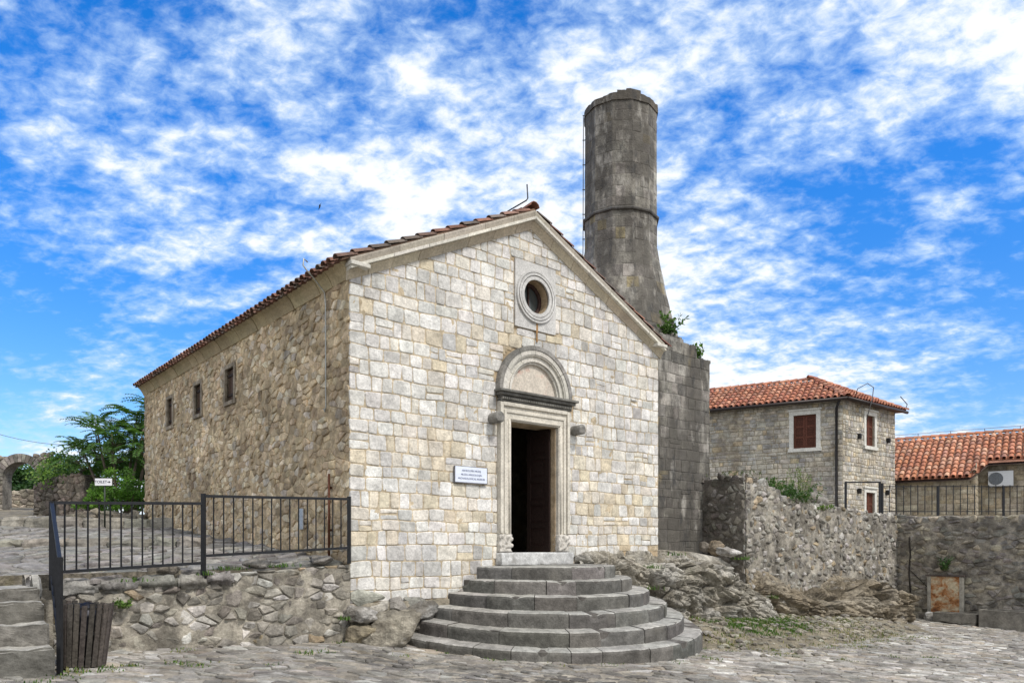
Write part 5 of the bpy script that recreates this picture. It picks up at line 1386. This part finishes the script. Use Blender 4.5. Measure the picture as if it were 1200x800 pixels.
rock('rock', at(826, 640, 17.8), (.14, .14, .13), .1, 124, (.28, .25, .22), 'small grey rock against the minaret pedestal', sub=3, group='rocks at the foot of the walls')
# left of the stairs, under the facade corner
for (a, b, z, sz, sd_, col, lab) in (
    (.62, -.24, .42, (.55, .34, .36), 131, (.34, .31, .25), 'big rough boulder between the church corner and the round stairs'),
    (.12, -.16, .38, (.34, .22, .20), 132, (.34, .29, .20), 'mossy brown boulder low at the church corner'),
    (.10, -.14, .68, (.36, .2, .14), 133, (.46, .44, .41), 'pale flat stone wedged under the church corner'),
    (1.25, -.08, .66, (.36, .16, .17), 134, (.30, .29, .27), 'dark squared stone just left of the round stairs')
    ):
    rock('rock', LW(a, b, z), sz, ANG, sd_, col, lab, sub=5, group='rocks at the foot of the walls', rough=.06)
# pebbles and rubble scattered at the bank
mb = MB()
for k in range(1100):
    a = R.uniform(6.2, 14.5); b = R.uniform(-4.0, -.8); p = LW(a, b)
    if R.random() > .35+.6*sm(b, -3.6, -2.4): continue
    z = max(bank_z(p.x, p.y), gz(p.x, p.y)); s_ = R.uniform(.02, .07)*(1.6 if R.random() < .1 else 1)
    bm = bmesh.new(); bmesh.ops.create_icosphere(bm, subdivisions=1, radius=1)
    sx, sy, sz = s_*R.uniform(.8, 1.6), s_*R.uniform(.8, 1.4), s_*R.uniform(.4, .8)
    for v in bm.verts: v.co = Vector((v.co.x*sx, v.co.y*sy, v.co.z*sz))*(1+R.uniform(-.2, .2))+Vector((p.x, p.y, z+sz*.3))
    mb.bm(bm, jc((.36, .33, .27), .3)); bm.free()
o = mb.build('gravel', M_ROCK); tag(o, 'loose pebbles and rubble scattered on the earth bank', 'gravel', kind='stuff')

# ------------------------------------------------------------------ rusty panel, troughs
def on_q(px, off):     # point in front of far right wall
    dq = (Q1-Q0).normalized(); nq = Vector((dq.y, -dq.x)); k = (px-600)/881; O = Q0+nq*off
    u = (O.x-k*O.y)/(k*dq.y-dq.x); return O+dq*u, dq, nq
p, dq, nq = on_q(1108, .16); angq = math.atan2(dq.y, dq.x)
RP = thing('rusty_cabinet', 'rusty painted steel cabinet door in a stone frame on the far right wall', 'cabinet', (p.x, p.y, gz(p.x, p.y)), angq)
ph = (1.75+(640-675)/881*p.y)-gz(p.x, p.y)
mb = MB(); mb.cbox(-.40, .40, -.05, .05, .02, ph, .01); mb.build('door', M_RUST, RP)
mb = MB(); mb.cbox(-.5, -.401, -.07, .07, 0, ph, .01, (.36, .34, .29)); mb.cbox(.401, .5, -.07, .07, 0, ph, .01, (.36, .34, .29)); mb.build('frame_post', M_STEP, RP)
mb = MB(); mb.box(-.54, .54, -.1, .08, ph+.001, ph+.05, (.10, .08, .07)); mb.build('lintel', M_STEP, RP)
def trough(px, off, w, d, h, label, depth_rot=0., legs=False):
    p, dq, nq = on_q(px, off); t = thing('stone_trough', label, 'trough', (p.x, p.y, gz(p.x, p.y)-.02), math.atan2(dq.y, dq.x)+depth_rot)
    mb = MB(); c = (.22, .205, .175); zb = .1 if legs else 0
    for (x0, x1, y0, y1) in ((-w/2, w/2, -d/2, -d/2+.07), (-w/2, w/2, d/2-.07, d/2), (-w/2, -w/2+.07, -d/2+.071, d/2-.071), (w/2-.07, w/2, -d/2+.071, d/2-.071)): mb.cbox(x0, x1, y0, y1, zb, h, .012, jc(c, .06))
    mb.box(-w/2+.071, w/2-.071, -d/2+.071, d/2-.071, zb, zb+.08, (.12, .11, .09)); mb.build('basin', M_STEP, t)
    if legs:
        for sx in (-1, 1): mb = MB(); mb.cbox(sx*(w/2-.12)-.1, sx*(w/2-.12)+.1, -d/2+.02, d/2-.02, 0, zb-.001, .01, c); mb.build('foot', M_STEP, t)
trough(1121, .62, 1.15, .45, .36, 'small low stone trough in front of the rusty panel', 0, True)
trough(1196, .55, 1.9, .6, .58, 'large rectangular stone trough at the right edge', 0)
rock('rock', (on_q(1090, .45)[0].x, on_q(1090, .45)[0].y, gz(12.6, 23)+.1), (.2, .15, .16), 0, 140, (.6, .59, .57), 'white stone left of the rusty panel', sub=3, group='rocks at the foot of the walls')
rock('rock', (on_q(1147, .3)[0].x, on_q(1147, .3)[0].y, gz(13.6, 22.3)+.1), (.22, .18, .2), 0, 141, (.36, .34, .3), 'grey stone between the two stone troughs', sub=3, group='rocks at the foot of the walls')
mb = MB(); p0 = on_q(1066, .08)[0]; pts = []
for k in range(20): z = lerp(2.05, -.1, k/19); pts.append((p0.x+.05*fn(z*1.7, 1.), p0.y+.04*fn(z*2, 4.), z))
mb.tube(pts, .022, 6, (.04, .035, .03)); mb.tube([pts[9], (pts[9][0]+.35, pts[9][1]-.4, .5), (pts[9][0]+.7, pts[9][1]-.85, -.1)], .012, 5, (.04, .035, .03))
for k in (2, 4, 6): mb.tube([pts[k], (pts[k][0]+.1*(-1)**k, pts[k][1]-.05, pts[k][2]+.16)], .009, 5, (.05, .04, .03), .003)
o = mb.build('dead_vine', M_BARK); tag(o, 'black dead vine stem climbing the far right wall near its corner', 'vine')

# ------------------------------------------------------------------ plants
def weed(name, loc, seed, label, cat, n=40, h=.5, spread=.25, cols=GR, ll=.08, lw=.03, lean=.5, group=None):
    rg = random.Random(seed); t = thing(name, label, cat, loc, 0, group); ms = MB(); ml = MB()
    for k in range(n):
        a = rg.uniform(0, 2*PI); e = rg.uniform(.1, lean); hh = h*rg.uniform(.4, 1.05); b = Vector((rg.gauss(0, spread*.4), rg.gauss(0, spread*.3), 0))
        d = Vector((math.cos(a)*e, math.sin(a)*e, 1)).normalized(); pts = [b+d*hh*s_+Vector((math.cos(a), math.sin(a), 0))*e*.35*hh*s_*s_ for s_ in (0, .35, .7, 1)]
        ms.tube(pts, .006, 4, (.10, .14, .04), .002, cap=False); c = rg.choice(cols)
        for q in range(int(8+hh*22)):
            s_ = rg.uniform(.15, 1); i = min(2, int(s_*3)); p = pts[i].lerp(pts[i+1], s_*3-i)
            leaf(ml, p, (rv(rg)+Vector((0, 0, .3))).normalized(), rv(rg), ll*rg.uniform(.6, 1.3), lw*rg.uniform(.7, 1.3), jc(c, .25, rg))
    ms.build('stems', M_LEAF, t); ml.build('leaves', M_LEAF, t); return t
weed('tall_weed', at(933, 588, 20.3), 70, 'tall yellow green weeds growing on the wall crest before the house', 'weeds', 34, 1.05, .5, [(.17, .24, .07), (.22, .27, .10), (.12, .19, .05)], .07, .018, .25)
weed('leafy_weed', at(922, 590, 20.1), 71, 'dark leafy plant at the foot of the tall weeds on the wall', 'plant', 60, .55, .75, [(.04, .10, .02), (.06, .13, .03)], .08, .035, .7)
weed('leafy_weed', at(906, 577, 19.7), 72, 'dark leafy plant on the wall crest left of the tall weeds', 'plant', 34, .42, .3, [(.05, .11, .02), (.07, .14, .03)], .08, .035, .7)
weed('low_weed', at(955, 597, 20.8), 73, 'low bright green weed on the wall crest below the boulder', 'plant', 36, .18, .6, [(.14, .22, .04), (.10, .18, .03)], .06, .03, 1.2)
weed('low_weed', at(862, 557, 18.7), 76, 'thin grey green tuft on top of the dark wall end', 'plant', 22, .14, .9, [(.12, .14, .07)], .05, .02, 1.2)
q = LW(9.22+.1, 2.53-1.5, 0)
weed('caper_plant', (q.x-.05, q.y, 7.0), 74, 'small leafy plant sprouting at the foot of the minaret flare', 'plant', 14, .55, .2, [(.06, .13, .03), (.09, .17, .04)], .12, .07, .8)
q = LW(9.22+1.3, 2.53-1.4, 0)
weed('caper_plant', (q.x, q.y, 6.62), 75, 'small leafy plant on the right corner of the minaret pedestal', 'plant', 16, .42, .2, [(.07, .15, .03), (.10, .20, .04)], .12, .07, .9)
pp_, _, _ = on_q(1108, .1)
weed('wall_fern', (pp_.x, pp_.y, 1.02), 77, 'small dark green fern growing above the rusty panel', 'plant', 20, .5, .15, [(.04, .10, .03), (.06, .12, .03)], .08, .03, .7)
# ground grass: one stuff object
mb = MB(); rg = random.Random(9)
def blades(x, y, z, n, sp, h, cols):
    for _ in range(n):
        a = rg.uniform(0, 2*PI); bx_ = x+rg.gauss(0, sp); by_ = y+rg.gauss(0, sp); e = rg.uniform(.1, .9); hh = h*rg.uniform(.5, 1.3); w = rg.uniform(.004, .01)
        zz = z(bx_, by_) if callable(z) else z
        dx, dy = math.cos(a), math.sin(a); b0 = Vector((bx_, by_, zz-.01)); m_ = b0+Vector((dx*e*hh*.4, dy*e*hh*.4, hh*.6)); tp = b0+Vector((dx*e*hh, dy*e*hh, hh*.85)); s_ = Vector((-dy, dx, 0))*w
        mb.add([b0-s_, b0+s_, m_+s_*.8, tp, m_-s_*.8], [(0, 1, 2, 4), (4, 2, 3)], jc(rg.choice(cols), .25, rg))
gcol = [(.07, .14, .025), (.10, .17, .03), (.05, .11, .02)]; dry = [(.22, .21, .08), (.16, .18, .05), (.26, .22, .11)]
bz = lambda x, y: max(bank_z(x, y), gz(x, y))
for k in range(150):
    a = rg.uniform(7.3, 10.0); b = rg.uniform(-2.6, -1.3); p = LW(a, b); blades(p.x, p.y, bz, 26, .09, .07, gcol)
for k in range(330):
    a = rg.uniform(6.3, 13.5); b = rg.uniform(-3.7, -1.0); p = LW(a, b)
    if fn(p.x*1.1, p.y*1.1, 6.) > -.1: blades(p.x, p.y, bz, 18, .12, .07, dry+gcol[:1])
for (px, y_, Y, n) in ((893, 715, 17.5, 60), (905, 700, 18.3, 40), (870, 655, 18.3, 60), (858, 648, 18.2, 30), (790, 650, 16.5, 30), (765, 665, 15.6, 40), (760, 690, 15.3, 40)):
    p = at(px, y_, Y); blades(p.x, p.y, p.z, n, .12, .1, gcol)
gg = lambda x, y: gz(x, y)+.01
for (a, b, n) in tuple((4+3.2*math.cos(t_), -3.2*math.sin(t_), 26) for t_ in (.35, .62, .9, 1.25, 1.5, 1.95, 2.2, 2.5, 2.75))+((-4.3, -2.0, 60), (-4.1, -1.6, 70), (-3.8, -1.5, 80), (-3.55, -1.35, 70), (-3.0, -1.2, 60), (-2.8, -1.4, 50), (-2.6, -.2, 50), (-1.2, -.9, 60), (-.9, -1.0, 50), (-.3, -.25, 40), (-2., -1.7, 30), (.2, -1.2, 40), (1.2, -.9, 60), (1.5, -1.2, 60), (2.3, -2.4, 40), (5.0, -3.3, 50), (6.2, -2.9, 50), (6.8, -2.0, 60), (-4.6, -2.3, 40), (8.8, -4.6, 50), (9.5, -5.0, 40), (7.4, -4.4, 40)):
    p = LW(a, b); blades(p.x, p.y, gg, n, .09, .055, gcol+dry[:1])
for (a, b, z, n, s_) in ((-2.25, .02, 1.36, 90, .07), (-3.2, -.03, 1.30, 50, .12), (-1.9, .1, 1.42, 60, .12), (-1.1, .1, 1.45, 60, .14), (-6, -.6, 1.15, 60, .12), (-5.4, -.5, 1.2, 50, .1), (-.2, -.2, .62, 40, .06)):
    p = LW(a, b); blades(p.x, p.y, z, n, s_, .07, gcol)
for k in range(70):
    a = rg.uniform(-6.5, -.4); b = rg.uniform(.4, 11)
    if fn(a*1.2, b*1.2, 2.) > .05: p = LW(a, b); blades(p.x, p.y, tz(a, b), 14, .12, .05, dry+gcol)
for k in range(60):
    s_ = rg.random(); p = Vector((X_(lerp(60, 172, s_), 20.6), 20.6+rg.uniform(-.4, .4), 0)); a, b = WL(p.x, p.y); blades(p.x, p.y, tz(a, b), 30, .12, .12, gcol+dry[:1])
o = mb.build('grass', M_LEAF); tag(o, 'short grass tufts and weeds growing between stones', 'grass', kind='stuff')
def sprig(loc, n, label, seed): weed('wall_weed', loc, seed, label, 'plant', n, .14, .12, [(.12, .2, .04), (.08, .15, .03)], .05, .03, 1.)
sprig(LW(-3.35, -.1, .95), 14, 'small green weed growing out of the retaining wall', 81)
# low ground cover leaves at the outcrop foot
mb = MB()
for k in range(2200):
    a = rg.gauss(8.0, .9); b = rg.gauss(-1.95, .22)
    if fn(a*3, b*3, 8.) < -.1: continue; p = LW(a, b); z = bz(p.x, p.y)
    leaf(mb, Vector((p.x, p.y, z+rg.uniform(0, .06))), (rv(rg)+Vector((0, 0, .2))).normalized(), Vector((rg.gauss(0, .3), rg.gauss(0, .3), 1)), .045, .03, jc(rg.choice(gcol+dry[:2]), .35, rg))
o = mb.build('ground_cover', M_LEAF); tag(o, 'low green ground cover at the foot of the outcrop', 'ground cover', kind='stuff')

# ------------------------------------------------------------------ overhead cable (left) and bird
mb = MB(); A = at(-30, 500, 26); B = at(100, 522, 27)
mb.tube([A.lerp(B, k/10)-Vector((0, 0, .35*math.sin(PI*k/10)*.5)) for k in range(11)], .009, 5, (.12, .12, .13))
o = mb.build('overhead_cable', M_IRON); tag(o, 'thin overhead cable crossing the sky at the far left', 'cable')
mb = MB(); bp_ = at(375, 241, 60)
mb.add([(0, 0, 0), (.10, 0, .18), (.16, .02, .36), (.02, .1, .14), (-.1, 0, -.2), (-.16, .02, -.36), (-.02, .12, -.12), (.03, .05, -.02), (-.05, -.1, .02)], [(0, 1, 3), (1, 2, 3), (0, 4, 6), (4, 5, 6), (0, 3, 7), (0, 6, 8), (3, 6, 7), (1, 4, 8)], (.04, .05, .07))
bm = bmesh.new(); bmesh.ops.create_uvsphere(bm, u_segments=10, v_segments=8, radius=1)
for v in bm.verts: v.co = Vector((v.co.x*.05, v.co.y*.16, v.co.z*.05))
mb.bm(bm, (.04, .05, .07), True); bm.free()
o = mb.build('bird', M_INK, None, bp_); tag(o, 'tiny dark bird flying high left of the church roof', 'bird')
